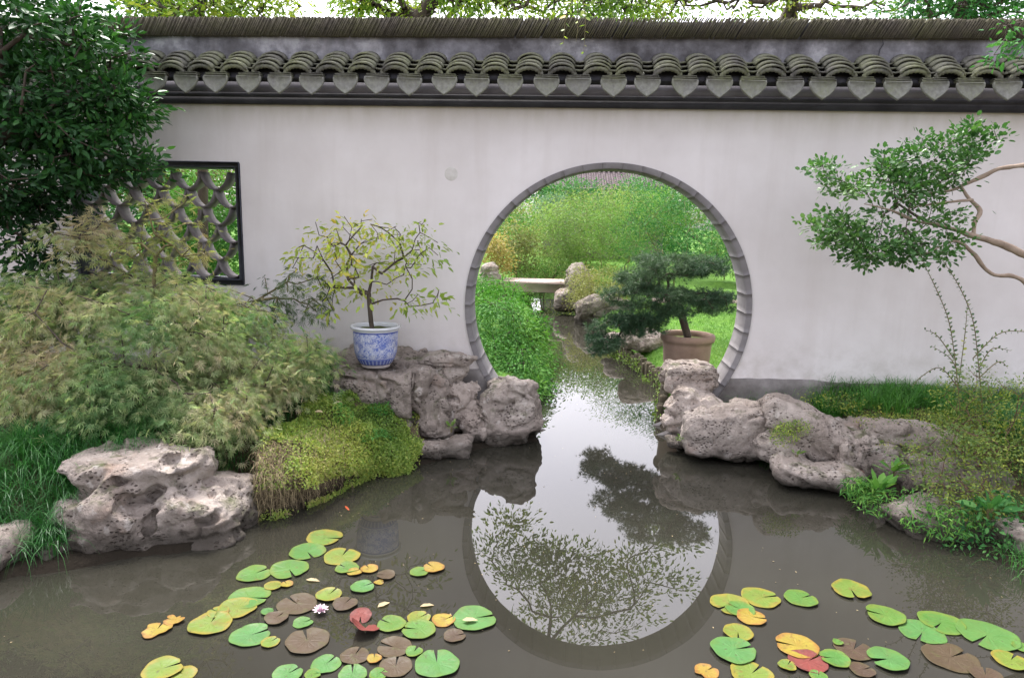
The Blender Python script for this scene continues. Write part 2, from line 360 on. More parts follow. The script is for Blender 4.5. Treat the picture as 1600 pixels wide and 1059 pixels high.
PADM = dict(g=m_pad('green_pad', (.036, .105, .018), (.10, .13, .014), (.12, .08, .02), .6, .3),
            t=m_pad('cool_green_pad', (.038, .110, .028), (.07, .13, .02), (.11, .09, .03), .5, .25),
            y=m_pad('yellow_green_pad', (0.066, 0.118, 0.016), (0.178, 0.136, 0.016), (0.132, 0.056, 0.018), .85, .45),
            o=m_pad('yellow_pad', (0.165, 0.136, 0.016), (0.191, 0.087, 0.018), (0.092, 0.034, 0.018), .85, .6),
            b=m_pad('bronze_pad', (.042, .026, .016), (.055, .042, .018), (.06, .062, .02), .6, .6),
            r=m_pad('red_pad', (.12, .026, .020), (.08, .022, .02), (.13, .06, .04), .5, .5))

# ------------------------------------------------------------------ ground, pond, water
pond = [onz(-260, 960)[:2], onz(0, 905)[:2], onz(100, 893)[:2], onz(200, 873)[:2], onz(300, 860)[:2], onz(400, 808)[:2], onz(450, 790)[:2], onz(520, 770)[:2],
        onz(600, 742)[:2], onz(680, 722)[:2], onz(740, 703)[:2], onz(800, 693)[:2], onz(845, 690)[:2], (-.56, -.12), (-.56, .35), onz(840, 606)[:2], onz(838, 560)[:2],
        onz(838, 525)[:2], onz(834, 496)[:2], onz(828, 475)[:2], onz(824, 462)[:2], onz(820, 448)[:2], onz(896, 448)[:2], onz(888, 470)[:2], onz(905, 490)[:2], onz(960, 535)[:2],
        onz(975, 563)[:2], onz(1040, 611)[:2], (.56, .33), (.56, -.1), onz(1052, 700)[:2], onz(1120, 711)[:2], onz(1190, 712)[:2], onz(1230, 750)[:2],
        onz(1330, 768)[:2], onz(1420, 792)[:2], onz(1500, 840)[:2], onz(1600, 895)[:2], onz(1800, 985)[:2], (4.5, -5.3), (-5.5, -5.3)]
pond = np.array([[float(a), float(b)] for a, b in pond])
def pdist(X, Y):
    """signed distance to the pond's edge, positive on land"""
    d = np.full(X.shape, 1e9); ins = np.zeros(X.shape, bool); n = len(pond)
    for i in range(n):
        a, b = pond[i], pond[(i+1) % n]; e = b-a
        t = np.clip(((X-a[0])*e[0]+(Y-a[1])*e[1])/max(e@e, 1e-9), 0, 1)
        d = np.minimum(d, np.hypot(X-a[0]-t*e[0], Y-a[1]-t*e[1]))
        c = ((a[1] > Y) != (b[1] > Y)); xi = a[0]+(Y-a[1])*e[0]/(e[1] if abs(e[1]) > 1e-9 else 1e-9)
        ins ^= c & (X < xi)
    return np.where(ins, -d, d)
def sst(x, a, b):
    t = np.clip((x-a)/(b-a), 0, 1); return t*t*(3-2*t)
def gheight(X, Y):
    d = pdist(X, Y); nz = fbm(np.stack([X*1.7, Y*1.7, 0*X], -1), 3)*.05
    front = .03+.40*sst(d, .08, .95)
    back = .10+.20*sst(d, .0, .35)+.25*sst(Y, 8, 20)
    land = np.where(Y < .1, front, np.where(Y > .5, back, front+(back-front)*np.clip((Y-.1)/.4, 0, 1)))
    land = land+nz*sst(d, .05, .4)
    return np.where(d > 0, land, 0)*1.0+np.where(d <= 0, -.55*sst(-d, -.02, .3), 0)
gx = np.concatenate([-7-np.geomspace(150, .15, 16), np.arange(-7, 7.01, .09), 7+np.geomspace(.15, 150, 16)])
gy = np.concatenate([-7-np.geomspace(150, .15, 16), np.arange(-7, 12.01, .09), 12+np.geomspace(.15, 200, 20)])
GX, GY = np.meshgrid(gx, gy, indexing='ij'); GZ = gheight(GX, GY)
thing('ground', np.stack([GX, GY, GZ], -1).reshape(-1, 3), grid_faces(len(gx), len(gy)), M['ground'], 'uneven earth banks of the pond and turf beyond the wall', 'ground', kind='structure', smooth=True, base=np.zeros(3))
wx = np.array([-9, 9.]); wy = np.array([-6.6, 16.]); WX, WY = np.meshgrid(wx, wy, indexing='ij')
thing('pond_water', np.stack([WX, WY, 0*WX], -1).reshape(-1, 3), grid_faces(2, 2)[:, ::-1], M['water'], 'still murky brown green pond water mirroring the round gate', 'water', kind='structure', base=np.zeros(3))

# ------------------------------------------------------------------ garden wall
RG, CZ, TH = 1.243, 1.12, .30
ZT, ZB = 2.802, .543
wl = at(378, 254, 0); wz1 = wl[2]; wz0 = at(381, 445, 0)[2]; WX0, WX1 = -4.83, -3.257
wall = empty('garden_wall', (0, .15, 0), 'long white plastered garden wall with a round moon gate and tiled coping', 'wall')
def wall_faces():
    out = []
    XL, XR, ZL = -9.0, 9.0, -.8
    SQ = 1.30
    def rect(x0, x1, z0, z1):
        for y, o in ((0, 1), (TH, -1)):
            V = np.array([(x0, y, z0), (x1, y, z0), (x1, y, z1), (x0, y, z1)]); out.append((V, np.array([(0, 1, 2, 3)[::o]])))
    rect(XL, WX0, ZL, ZT); rect(WX0, WX1, ZL, wz0); rect(WX0, WX1, wz1, ZT); rect(WX1, -SQ, ZL, ZT); rect(SQ, XR, ZL, ZT)
    rect(-SQ, SQ, CZ+SQ, ZT); rect(-SQ, SQ, ZL, CZ-SQ)
    t = np.linspace(0, 2*math.pi, 145)
    c, s = np.cos(t), np.sin(t); k = SQ/np.maximum(abs(c), abs(s))
    inner = np.stack([(RG-.02)*c, 0*c, CZ+(RG-.02)*s], -1); outer = np.stack([k*c, 0*c, CZ+k*s], -1)
    for y, o in ((0, 1), (TH, -1)):
        V = np.stack([outer+[0, y, 0], inner+[0, y, 0]], 1).reshape(-1, 3); F = grid_faces(145, 2); out.append((V, F[:, ::o]))
    return cat(out)
V, F = wall_faces(); part('plaster_face', V, F, M['plaster'], wall)
# base course, its broken upper edge just proud of the plaster
def plinth(x0, x1, left, zt=ZB):
    xs = np.arange(x0, x1+.001, .04); rows = 14
    Vs = []
    for j in range(rows+1):
        z = -.6+(zt+.6)*j/rows
        inner = math.sqrt(max(0, RG**2-(z-CZ)**2))+.004
        a, b = (xs[0], -inner) if left else (inner, xs[-1])
        X = np.linspace(a, b, len(xs)); P = np.stack([X, 0*X, 0*X+z], -1)
        if j == rows: P[:, 2] += .012*fbm(P*5, 3)
        P[:, 1] = -.022-.006*fbm(P*6+3, 3); Vs.append(P)
    lip = Vs[-1].copy(); lip[:, 1] = .002; lip[:, 2] += .006; Vs.append(lip)
    return np.concatenate(Vs), grid_faces(rows+2, len(xs))[:, ::-1]
a = plinth(-9, -.5, True); b = plinth(.5, 9, False)
V, F = cat([a, b]); part('plinth', V, F, M['plinth'], wall)
# ring of grey bricks round the gate
NB = 46
V, F = [], []
t = np.linspace(rad(-51), rad(231), 181)
prof = [(RG-.044, .0), (RG-.044, TH+.01), (RG-.002, TH+.01)]
prof = [(RG-.002, -.004), (RG-.046, -.004), (RG-.046, TH+.004), (RG-.002, TH+.004)]
V = np.stack([np.stack([r*np.cos(t), 0*t+y, CZ+r*np.sin(t)], -1) for r, y in prof], 1).reshape(-1, 3)
part('gate_mortar', V, grid_faces(181, 4), M['mortar'], wall)
for k in range(NB):
    if CZ+RG*math.sin(2*math.pi*(k+.5)/NB) < .12: continue
    a0 = 2*math.pi*(k+.004)/NB; a1 = 2*math.pi*(k+.996)/NB
    r0 = RG-.048+rng.uniform(-.0008, .0008); r1 = RG+.002; y0 = -.014+rng.uniform(-.0008, .0008); y1 = TH+.012
    tt = np.linspace(a0, a1, 5); ch = .0008
    pr = [(r1, y0), (r0+ch, y0), (r0, y0+ch), (r0, y1-ch), (r0+ch, y1), (r1, y1)]
    Vb = np.stack([np.stack([r*np.cos(tt), 0*tt+y, CZ+r*np.sin(tt)], -1) for r, y in pr], 1).reshape(-1, 3)
    Fb = grid_faces(5, 6, False).tolist()
    Fb += [(5, 4, 3, 2), (5, 2, 1, 0)]
    n = 4*6; Fb += [(n, n+1, n+2, n+5), (n+2, n+3, n+4, n+5)]
    part('gate_brick', Vb, np.array(Fb), M['ring'], wall)
# round repaired patch
p = at(705, 272, 0); V, F = lathe([(0, .002), (.052, .002), (.058, .0)], 28)
V = np.stack([V[:, 0]+p[0], -V[:, 2], V[:, 1]+p[2]], -1); part('round_patch', V, F, M['patch'], wall)

# lattice window
win = part('lattice_window', *cat([bbox_bev(WX0, WX1, -.018, TH+.01, wz1-.045, wz1+.004, .006), bbox_bev(WX0, WX1, -.018, TH+.01, wz0-.004, wz0+.05, .006),
    bbox_bev(WX0-.004, WX0+.045, -.0175, TH+.0095, wz0, wz1, .006), bbox_bev(WX1-.04, WX1+.004, -.0175, TH+.0095, wz0, wz1, .006)]), M['frame'], wall)
def tile_arc(wd, hg, dep, th, ang=150, n=9):
    """U-shaped curved tile seen end-on, open upward, lowest point at the origin"""
    t = np.radians(np.linspace(-ang/2, ang/2, n)); R = 1.0
    x = np.sin(t)/math.sin(rad(ang/2))*wd/2; z = (1-np.cos(t))/(1-math.cos(rad(ang/2)))*hg
    nx, nz_ = np.gradient(x), np.gradient(z); ln = np.hypot(nx, nz_); nx, nz_ = nx/ln, nz_/ln
    xo, zo = x+nz_*th/2, z-nx*th/2; xi, zi = x-nz_*th/2, z+nx*th/2
    V = np.concatenate([np.stack([a, 0*a+y, b], -1) for a, b, y in ((xo, zo, 0), (xi, zi, 0), (xi, zi, dep), (xo, zo, dep))])
    F = []
    for q in range(4):
        for i in range(n-1):
            a0, b0 = q*n+i, ((q+1) % 4)*n+i; F.append((a0, b0, b0+1, a0+1))
    F.append((0, 3*n, 2*n, n)); F.append((n-1, 2*n-1, 3*n-1, 4*n-1))
    return V, np.array(F)
PW, PH = .265, .157
me_full = mesh('curved_tile', *tile_arc(PW, PH, .16, .014), M['lattice'], smooth=False)
for r in range(7):
    for c in range(7):
        x = WX1-.04-PW*(.5+(r % 2)*.5)-c*PW+.03; z = wz0+.055+r*PH
        if x < WX0+.0 or z+PH > wz1+.02: continue
        o = bpy.data.objects.new('curved_tile', me_full); link(o, win); o.location = (x, .04-.15, z)
        o.location = (x-0, .04-.15+.15*0, z)
        o.rotation_euler = (0, rng.uniform(-.04, .04), 0)
for o in list(win.children):
    o.location.y = .075-.15

# ------------------------------------------------------------------ tiled coping
def zat(py, Y): return float(at(951, py, Y)[2])
coping = part('tiled_coping', *cat([box(-9, 9, -.06, TH+.06, ZT, zat(158, -.06)), box(-9, 9, -.105, TH+.105, zat(158, -.06), zat(150, -.105))]), M['dark'], wall)
ze0 = zat(124, -.26)
part('eave_board', *box(-9, 9, -.085, TH+.085, zat(150, -.105)+.002, ze0-.01), M['eave'], coping)
zb = zat(93, 0)
S0, S1 = (-.235, zat(119, -.24)), (-.012, zat(97, -.01))      # slope line (Y, z) of the tile bed
V = np.array([(x, y, z) for x in (-9, 9) for y, z in ((S0[0]+.02, S0[1]-.03), (S1[0], S1[1]-.02), (TH-S1[0], S1[1]-.02), (TH-S0[0]-.02, S0[1]-.03))])
F = np.array([(0, 4, 5, 1), (1, 5, 6, 2), (2, 6, 7, 3), (0, 3, 7, 4)])
part('tile_bed', V, F, M['dark'], coping)
zf1 = zat(57, 0)
xs = np.arange(-9, 9.01, .06); zs = np.linspace(S1[1]-.05, zf1, 5); X, Z = np.meshgrid(xs, zs, indexing='ij')
Yv = .0-.006*fbm(np.stack([X*2.5, Z*3, 0*X], -1), 3)
Vf = np.stack([X, Yv, Z], -1).reshape(-1, 3); Vb2 = Vf.copy(); Vb2[:, 1] = TH
part('lime_fascia', *cat([(Vf, grid_faces(len(xs), 5)), (Vb2, grid_faces(len(xs), 5)[:, ::-1])]), M['grey'], coping)
# hairline crack in the fascia
cr = [at(1378, 62, 0), at(1379, 70, 0), at(1374, 78, 0), at(1372, 86, 0), at(1373, 94, 0)]
cV = []
for i, q in enumerate(cr):
    wd = .004 if 0 < i < 4 else .0015
    cV += [(q[0]-wd, -.012, q[2]), (q[0]+wd, -.012, q[2])]
part('crack', np.array(cV), np.array([(2*i, 2*i+1, 2*i+3, 2*i+2) for i in range(4)]), M['dark'], coping)
def arch(wd, hg, ln, th, ang=165, n=11, flip=1, wave=0.0):
    """curved roof tile along -Y (downhill), crown up (flip=1) or down (-1); origin at the crown's uphill end"""
    t = np.radians(np.linspace(-ang/2, ang/2, n)); x = np.sin(t)/math.sin(rad(ang/2))*wd/2; z = -(1-np.cos(t))/(1-math.cos(rad(ang/2)))*hg*flip
    xi = x*(1-2*th/wd); zi = z-th*np.cos(t)
    taper = .93
    wv = wave*np.abs(np.sin(np.arange(n)*math.pi/2)) if wave else 0*x
    V = np.concatenate([np.stack([x*taper, 0*x, z], -1), np.stack([xi*taper, 0*x, zi], -1), np.stack([xi, 0*x-ln, zi-wv], -1), np.stack([x, 0*x-ln, z], -1)])
    F = []
    for q in range(4):
        for i in range(n-1):
            a0, b0 = q*n+i, ((q+1) % 4)*n+i; F.append((a0, a0+1, b0+1, b0))
    F.append((0, n, 2*n, 3*n)); F.append((n-1, 4*n-1, 3*n-1, 2*n-1))
    return V, np.array(F)
def wavy_lip(wd, hg, n=29):
    t = np.radians(np.linspace(-83, 83, n)); x = np.sin(t)*wd/2/math.sin(rad(83)); z = -(1-np.cos(t))/(1-math.cos(rad(83)))*hg
    sc_ = .010*np.abs(np.sin(np.linspace(0, 9*math.pi, n)))
    oz = z+.016-.4*sc_; iz = z-.006-sc_*1.5
    V = np.concatenate([np.stack([x*1.06, 0*x, oz], -1), np.stack([x*.86, 0*x, iz], -1), np.stack([x*.86, 0*x+.015, iz], -1), np.stack([x*1.06, 0*x+.015, oz], -1)])
    F = [(q*n+i, q*n+i+1, ((q+1) % 4)*n+i+1, ((q+1) % 4)*n+i) for q in range(4) for i in range(n-1)]
    return V, np.array(F)[:, ::-1]
TW, THG = .222, .060
slope = math.atan2(S1[1]-S0[1], S1[0]-S0[0]); SL = math.hypot(S1[1]-S0[1], S1[0]-S0[0])
me_cov = mesh('cover_tile', *arch(TW, THG, .115, .014), M['tile'])
lipV, lipF = wavy_lip(TW, THG); a_ = arch(TW, THG, .10, .016); lipV = lipV+np.array([0, -.108, 0])
me_eave = mesh('eave_tile', *cat([a_, (lipV, lipF)]), M['tile'])
me_pan = mesh('pan_tile', *arch(.20, .035, .12, .014, 120, 9, -1), M['tile'])
# drip tile: a shield with a rolled upper edge
def drip_tile():
    w2, h = .104, .142; n = 14
    pts = [(w2*a, -h*b) for a, b in ((.97, 0), (1, .10), (.99, .22), (.93, .36), (.83, .49), (.69, .61), (.53, .72), (.37, .81), (.22, .885), (.10, .95), (0, 1))]
    rim = pts+[(-x, z) for x, z in pts[::-1][1:]]
    k = len(rim); V = []
    def lay(s, y, dz=0, dome=0): return [(x*s, y+dome, z*s+dz) for x, z in rim]
    V += lay(1, .012); V += lay(1, -.003); V += lay(.90, -.008, -.006); V += lay(.86, -.001, -.008)
    V += [(0, -.001, -.05)]
    F = []
    for q in range(3):
        for i in range(k):
            j = (i+1) % k; F += [(q*k+i, q*k+j, (q+1)*k+j), (q*k+i, (q+1)*k+j, (q+1)*k+i)]
    for i in range(k): F.append((3*k+i, 3*k+(i+1) % k, 4*k))
    V = np.array(V); 
    return V, np.array(F)[:, ::-1]
me_drip = mesh('drip_tile', *drip_tile(), M['drip'])
me_lip = mesh('drip_lip', *cat([bbox_bev(-.098, .098, -.02, .05, -.008, .012, .004), bbox_bev(-.09, .09, -.006, .06, .014, .030, .004)]), M['tile'])
X0 = float(at(932, 105, -.12)[0]); DX = .2715
c0 = int((-6.9-X0)/DX); c1 = int((6.2-X0)/DX)
def put(name, me, loc, rot, par):
    o = bpy.data.objects.new(name, me); link(o, par); o.location = (loc[0], loc[1]-.15, loc[2]); o.rotation_euler = rot; return o
for k in range(c0, c1):
    x = X0+k*DX+rng.uniform(-.012, .012); yaw = rng.uniform(-.09, .09)
    for j in range(4):
        s = .28+.235*j                                     # fraction up the slope of the uphill end
        y = S0[0]+(S1[0]-S0[0])*s; z = S0[1]+(S1[1]-S0[1])*s+THG+.010
        put('cover_tile', me_cov, (x+rng.uniform(-.004, .004), y+.02, z+.010), (slope-.30+rng.uniform(-.04, .04), rng.uniform(-.05, .05), yaw+rng.uniform(-.05, .05)), coping)
    put('eave_tile', me_eave, (x, S0[0]+.088, S0[1]+THG+.034), (slope-.24, rng.uniform(-.04, .04), yaw), coping)
    xm = x+DX/2+rng.uniform(-.006, .006)
    put('pan_tile', me_pan, (xm, S0[0]+.10, S0[1]-.012), (slope*.6, 0, 0), coping)
    d = put('drip_tile', me_drip, (xm, -.262+rng.uniform(-.004, .004), ze0+rng.uniform(-.004, .004)), (-.10+rng.uniform(-.05, .05), rng.uniform(-.035, .035), rng.uniform(-.06, .06)), coping)
    put('drip_lip', me_lip, (xm, -.248, ze0+.004), (.05, rng.uniform(-.03, .03), 0), coping)
# the rest of the pan tiles, too small to pick apart
V_, F_ = [], []
for k in range(c0, c1):
    for j in range(3):
        s = .35+.3*j; V, F = arch(.19, .03, .09, .012, 120, 7, -1)
        V_.append((V+[X0+(k+.5)*DX, S0[0]+(S1[0]-S0[0])*s+.05, S0[1]+(S1[1]-S0[1])*s-.0], F))
o = part('pan_tile_rows', *cat(V_), M['tile'], coping); o['kind'] = 'stuff'
# ridge of thin tiles stood on edge and leaning
V_ = []
zr0, zr1 = zat(58, -.05), zat(28, -.05)
x = -8.9
tpl, tf = box(-.5, .5, -.5, .5, 0, 1)
while x < 8.9:
    t = rng.uniform(.009, .015); h = (zr1-zr0)*(1+rng.uniform(-.04, .04)); yo = rng.uniform(-.008, .008)
    V = tpl*[t, TH+.10, h]; V = V+[0, TH/2+yo, 0]; V[:, 0] += x+V[:, 2]*.55*(1+rng.uniform(-.05, .05)); V[:, 2] += zr0
    V_.append((V, tf)); x += t+rng.uniform(.004, .009)*(1 if rng.random() > .06 else 2.2)
o = part('ridge_tile_row', *cat(V_), M['ridge'], coping); o['kind'] = 'stuff'
part('ridge_core', *box(-8.95, 8.95, .0, TH, zf1-.002, zr1-.02), M['dark'], coping)

# ------------------------------------------------------------------ rocks: signed distances -> surface nets
def snets(D, o, h):
    I = D < 0
    nx, ny, nz = D.shape
    s = sum(I[a:nx-1+a, b:ny-1+b, c:nz-1+c].astype(np.int8) for a in (0, 1) for b in (0, 1) for c in (0, 1))
    act = (s > 0) & (s < 8); idx = -np.ones(act.shape, np.int32); A = np.argwhere(act); idx[act] = np.arange(len(A))
    acc = np.zeros((len(A), 3)); cnt = np.zeros(len(A))
    cor = [(a, b, c) for a in (0, 1) for b in (0, 1) for c in (0, 1)]
    for p in cor:
        for ax in range(3):
            if p[ax]: continue
            q = list(p); q[ax] = 1
            v0 = D[A[:, 0]+p[0], A[:, 1]+p[1], A[:, 2]+p[2]]; v1 = D[A[:, 0]+q[0], A[:, 1]+q[1], A[:, 2]+q[2]]
            m = (v0 < 0) != (v1 < 0); t = np.where(m, v0/np.where(m, v0-v1, 1), 0)
            pt = np.tile(np.array(p, float), (len(A), 1)); pt[:, ax] = t
            acc[m] += pt[m]; cnt[m] += 1
    V = (A+acc/cnt[:, None])*h+o
    F = []
    for ax in range(3):
        u, v = (ax+1) % 3, (ax+2) % 3
        sl0 = [slice(None)]*3; sl1 = [slice(None)]*3; sl0[ax] = slice(0, -1); sl1[ax] = slice(1, None)
        ch = I[tuple(sl0)] != I[tuple(sl1)]; E = np.argwhere(ch)
        ok = (E[:, u] > 0) & (E[:, v] > 0) & (E[:, u] < D.shape[u]-1) & (E[:, v] < D.shape[v]-1); E = E[ok]
        ins = I[E[:, 0], E[:, 1], E[:, 2]]
        q = []
        for du, dv in ((1, 1), (0, 1), (0, 0), (1, 0)):
            e = E.copy(); e[:, u] -= du; e[:, v] -= dv; q.append(idx[e[:, 0], e[:, 1], e[:, 2]])
        q = np.stack(q, -1); q[~ins] = q[~ins][:, ::-1]; F.append(q)
    return V, np.concatenate(F)
def blob(px, py, Y, wpx, hpx, dep, rz=0, n=3.0, ry=0):
    c = at(px, py, Y); s = psc(Y, c[2]); return (c, np.array([wpx*s/2, dep/2, hpx*s/2]), rz, n, ry)
def rock(label, blobs, seed=1, amp=.10, freq=2.2, res=.016, strata=.25, holes=12, hole_r=(.012, .026), cuts=(), mat='rock', name='rock', group=None, k=.028, facet=.85, zmin=-.18, top=None):
    lo = np.min([c-np.max(r)*1.15 if abs(rz) > 3 or abs(ry) > 3 else c-r*1.25 for c, r, rz, n, ry in blobs], 0)-.05
    hi = np.max([c+np.max(r)*1.15 if abs(rz) > 3 or abs(ry) > 3 else c+r*1.25 for c, r, rz, n, ry in blobs], 0)+.05
    lo[2] = max(lo[2], zmin)
    while np.prod((hi-lo)/res) > 9e5: res *= 1.12
    ns = np.maximum(((hi-lo)/res).astype(int)+2, 6)
    ax = [lo[i]+np.arange(ns[i])*res for i in range(3)]
    P = np.stack(np.meshgrid(*ax, indexing='ij'), -1).astype(np.float32)
    S = seed*3.17
    wr = np.stack([vnoise(P*freq*.8+S+i*11.3) for i in range(3)], -1)
    Q = P+wr*amp*.8
    D = None; q_ = min(1.0, max(float(np.min(r)) for c, r, rz, n, ry in blobs)/.12)
    for c, r, rz, n, ry in blobs:
        p = Q-c.astype(np.float32); a = rad(rz); ca, sa = math.cos(a), math.sin(a)
        p = np.stack([p[..., 0]*ca+p[..., 1]*sa, -p[..., 0]*sa+p[..., 1]*ca, p[..., 2]], -1)
        if ry:
            a = rad(ry); ca, sa = math.cos(a), math.sin(a); p = np.stack([p[..., 0]*ca-p[..., 2]*sa, p[..., 1], p[..., 0]*sa+p[..., 2]*ca], -1)
        u = np.abs(p/r); k0 = (u**n).sum(-1)**(1/n)+1e-6; k1 = np.sqrt(((p/r**2)**2).sum(-1))+1e-6
        kk = np.sqrt((u**2).sum(-1))+1e-6
        d = (k0-1)*kk/k1
        d = np.clip(d, -.5, 2)
        if D is None: D = d
        else:
            hh = np.clip(.5+.5*(D-d)/k, 0, 1); D = D*(1-hh)+d*hh-k*hh*(1-hh)
    f1 = fbm(P*freq*1.6+S, 4, .52)
    rg = 1-np.abs(vnoise(P*freq*2.4+S+5))*2
    st = vnoise(P*np.array([freq*.9, freq*.9, freq*5.5], np.float32)+S+9+wr*.8)
    # chipped planes: terraced noise gives breaks instead of soft swells
    tn = vnoise(P*freq*1.3+S+20)*3.0; ter = (np.floor(tn)+sst(tn-np.floor(tn), .38, .62))/3.0
    D = D+amp*(.45*f1-.25*rg*.6+strata*st)+amp*facet*ter*.9
    for ff, aa in ((freq*1.1, .05*q_), (freq*2.3, .025*q_)):
        cn = vnoise(P*ff*np.array([1, 1, 1.6], np.float32)+S+31+wr*.6); D = D+aa*np.clip(1-np.abs(cn)*7, 0, 1)*np.clip(.6+vnoise(P*ff*.7+S+40)*1.6, 0, 1)
    D = D+.016*q_*fbm(P*11+S, 3)
    if top is not None: D = np.maximum(D, P[..., 2]-top-.016*fbm(P*3.2+S, 3))
    if cuts:
        for c, r in cuts:
            d = np.sqrt((((P-c+wr*.03)/r)**2).sum(-1)); D = np.maximum(D, (1-d)*min(r) if True else 0)
    if holes and q_ > .5:
        rs = np.random.default_rng(seed); cand = np.argwhere(np.abs(D) < res*.8)
        cand = cand[(cand[:, 1] < ns[1]*.75)]
        pk = cand[rs.choice(len(cand), min(holes, len(cand)), replace=False)]
        for q in pk:
            c = lo+q*res; r = rs.uniform(*hole_r)*np.array([rs.uniform(.8, 1.7), 1.2, rs.uniform(.6, 1.0)])
            b0 = np.maximum(((c-r*1.8-lo)/res).astype(int), 0); b1 = np.minimum(((c+r*1.8-lo)/res).astype(int)+2, ns)
            s_ = tuple(slice(b0[i], b1[i]) for i in range(3)); pp = P[s_]+wr[s_]*.03
            d = (1-np.sqrt((((pp-c)/r)**2).sum(-1)))*r.min(); kk = .02
            a, b = D[s_], d; hh = np.clip(.5-.5*(a-b)/kk, 0, 1); D[s_] = a*(1-hh)+b*hh+kk*hh*(1-hh)
    D[0], D[-1] = .1, .1; D[:, 0], D[:, -1] = .1, .1; D[:, :, 0], D[:, :, -1] = .1, .1
    V, F = snets(D, lo, res)
    return thing(name, V, F, M[mat], label, 'rock', group=group, smooth=True)

# ------------------------------------------------------------------ foliage and stems
def unit(a): return a/np.maximum(np.linalg.norm(a, axis=-1, keepdims=True), 1e-9)
LT = {}
def _lt(k, V, F): LT[k] = (np.array(V, float), np.array(F))
_lt('diamond', [(0, 0, 0), (.45, .24, .05), (1, 0, -.06), (.45, -.24, .05)], [(0, 2, 1), (0, 3, 2)])
_lt('narrow', [(0, 0, 0), (.4, .10, .03), (1, 0, -.12), (.4, -.10, .03)], [(0, 2, 1), (0, 3, 2)])
_lt('round', [(0, 0, 0), (.3, .28, .04), (.75, .27, .04), (1, 0, 0), (.75, -.27, .04), (.3, -.28, .04), (.5, 0, -.03)], [(0, 6, 1), (1, 6, 2), (2, 6, 3), (3, 6, 4), (4, 6, 5), (5, 6, 0)])
_lt('ovate', [(0, 0, 0), (.28, .19, .05), (.68, .16, .03), (1, 0, -.08), (.68, -.16, .03), (.28, -.19, .05), (.5, 0, -.03)], [(0, 6, 1), (1, 6, 2), (2, 6, 3), (3, 6, 4), (4, 6, 5), (5, 6, 0)])
V_, F_ = [], []
for i, (a, l) in enumerate(((0, 1), (28, .92), (-28, .92), (58, .75), (-58, .75), (95, .45), (-95, .45))):
    c, s = math.cos(rad(a)), math.sin(rad(a)); b = len(V_); wv = .036
    V_ += [(-s*wv*.4, c*wv*.4, 0), (c*l*.5-s*wv, s*l*.5+c*wv, -.03*l), (c*l, s*l, -.25*l*l), (c*l*.5+s*wv, s*l*.5-c*wv, -.03*l)]; F_ += [(b, b+2, b+1), (b, b+3, b+2)]
_lt('lobed', V_, F_)
V_, F_ = [], []
_r = np.random.default_rng(5)
for i in range(13):
    d = unit(np.array([.75, 0, 0])+_r.normal(0, .42, 3)); d[0] = abs(d[0]); n_ = unit(np.cross(d, _r.normal(0, 1, 3))); b = len(V_)
    V_ += [tuple(n_*.034), tuple(-n_*.034), tuple(d*(1-.25*_r.random()))]; F_ += [(b, b+1, b+2)]
_lt('tuft', V_, F_)
_lt('needle', [(0, .03, 0), (0, -.03, 0), (1, 0, 0)], [(0, 1, 2)])

def leaves(P, D, N, S, kind, rs, curl=.3):
    """leaf geometry at points P, axis D, face normal near N, size S"""
    TV, TF = LT[kind]; n = len(P)
    x = unit(D); z = unit(N-(N*x).sum(-1, keepdims=True)*x+1e-6); y = np.cross(z, x)
    S = np.broadcast_to(np.asarray(S, float), (n,))
    wj = 1+rs.uniform(-.2, .2, n)
    V = P[:, None]+S[:, None, None]*(TV[None, :, 0:1]*x[:, None]+TV[None, :, 1:2]*wj[:, None, None]*y[:, None]+TV[None, :, 2:3]*(1+curl*rs.normal(0, 1, (n, 1, 1)))*z[:, None])
    F = (TF[None]+np.arange(n)[:, None, None]*len(TV)).reshape(-1, 3)
    return V.reshape(-1, 3), F, len(TV)
def grow(roots, att, rs, step=.12, wob=.12, sag=0.0, pen=.25):
    """a branching skeleton from the root polyline to every attractor"""
    pts = [np.array(r, float) for r in roots]; par = [-1]+list(range(len(roots)-1)); ln = [0.0]
    for i in range(1, len(roots)): ln.append(ln[-1]+np.linalg.norm(pts[i]-pts[i-1]))
    tips = []
    order = np.argsort(((att-pts[-1])**2).sum(-1))
    nr = max(1, int(len(roots)*.35))
    for i in order:
        a = att[i]; A = np.array(pts); d = np.linalg.norm(A-a, axis=1)+pen*np.array(ln)*.6
        d[:nr] += 5; j = int(np.argmin(d)); p0 = pts[j]; dist = np.linalg.norm(a-p0); m = max(1, int(dist/step))
        prev = j; perp = rs.normal(0, 1, 3)*wob*dist
        for q in range(1, m+1):
            t = q/m; p = p0+(a-p0)*t+perp*math.sin(math.pi*t)*.5+np.array([0, 0, sag*dist*math.sin(math.pi*t)])+rs.normal(0, step*.09, 3)*(q < m)
            pts.append(p); par.append(prev); ln.append(ln[prev]+np.linalg.norm(p-pts[prev])); prev = len(pts)-1
        tips.append(prev)
    return np.array(pts), np.array(par), np.array(tips)
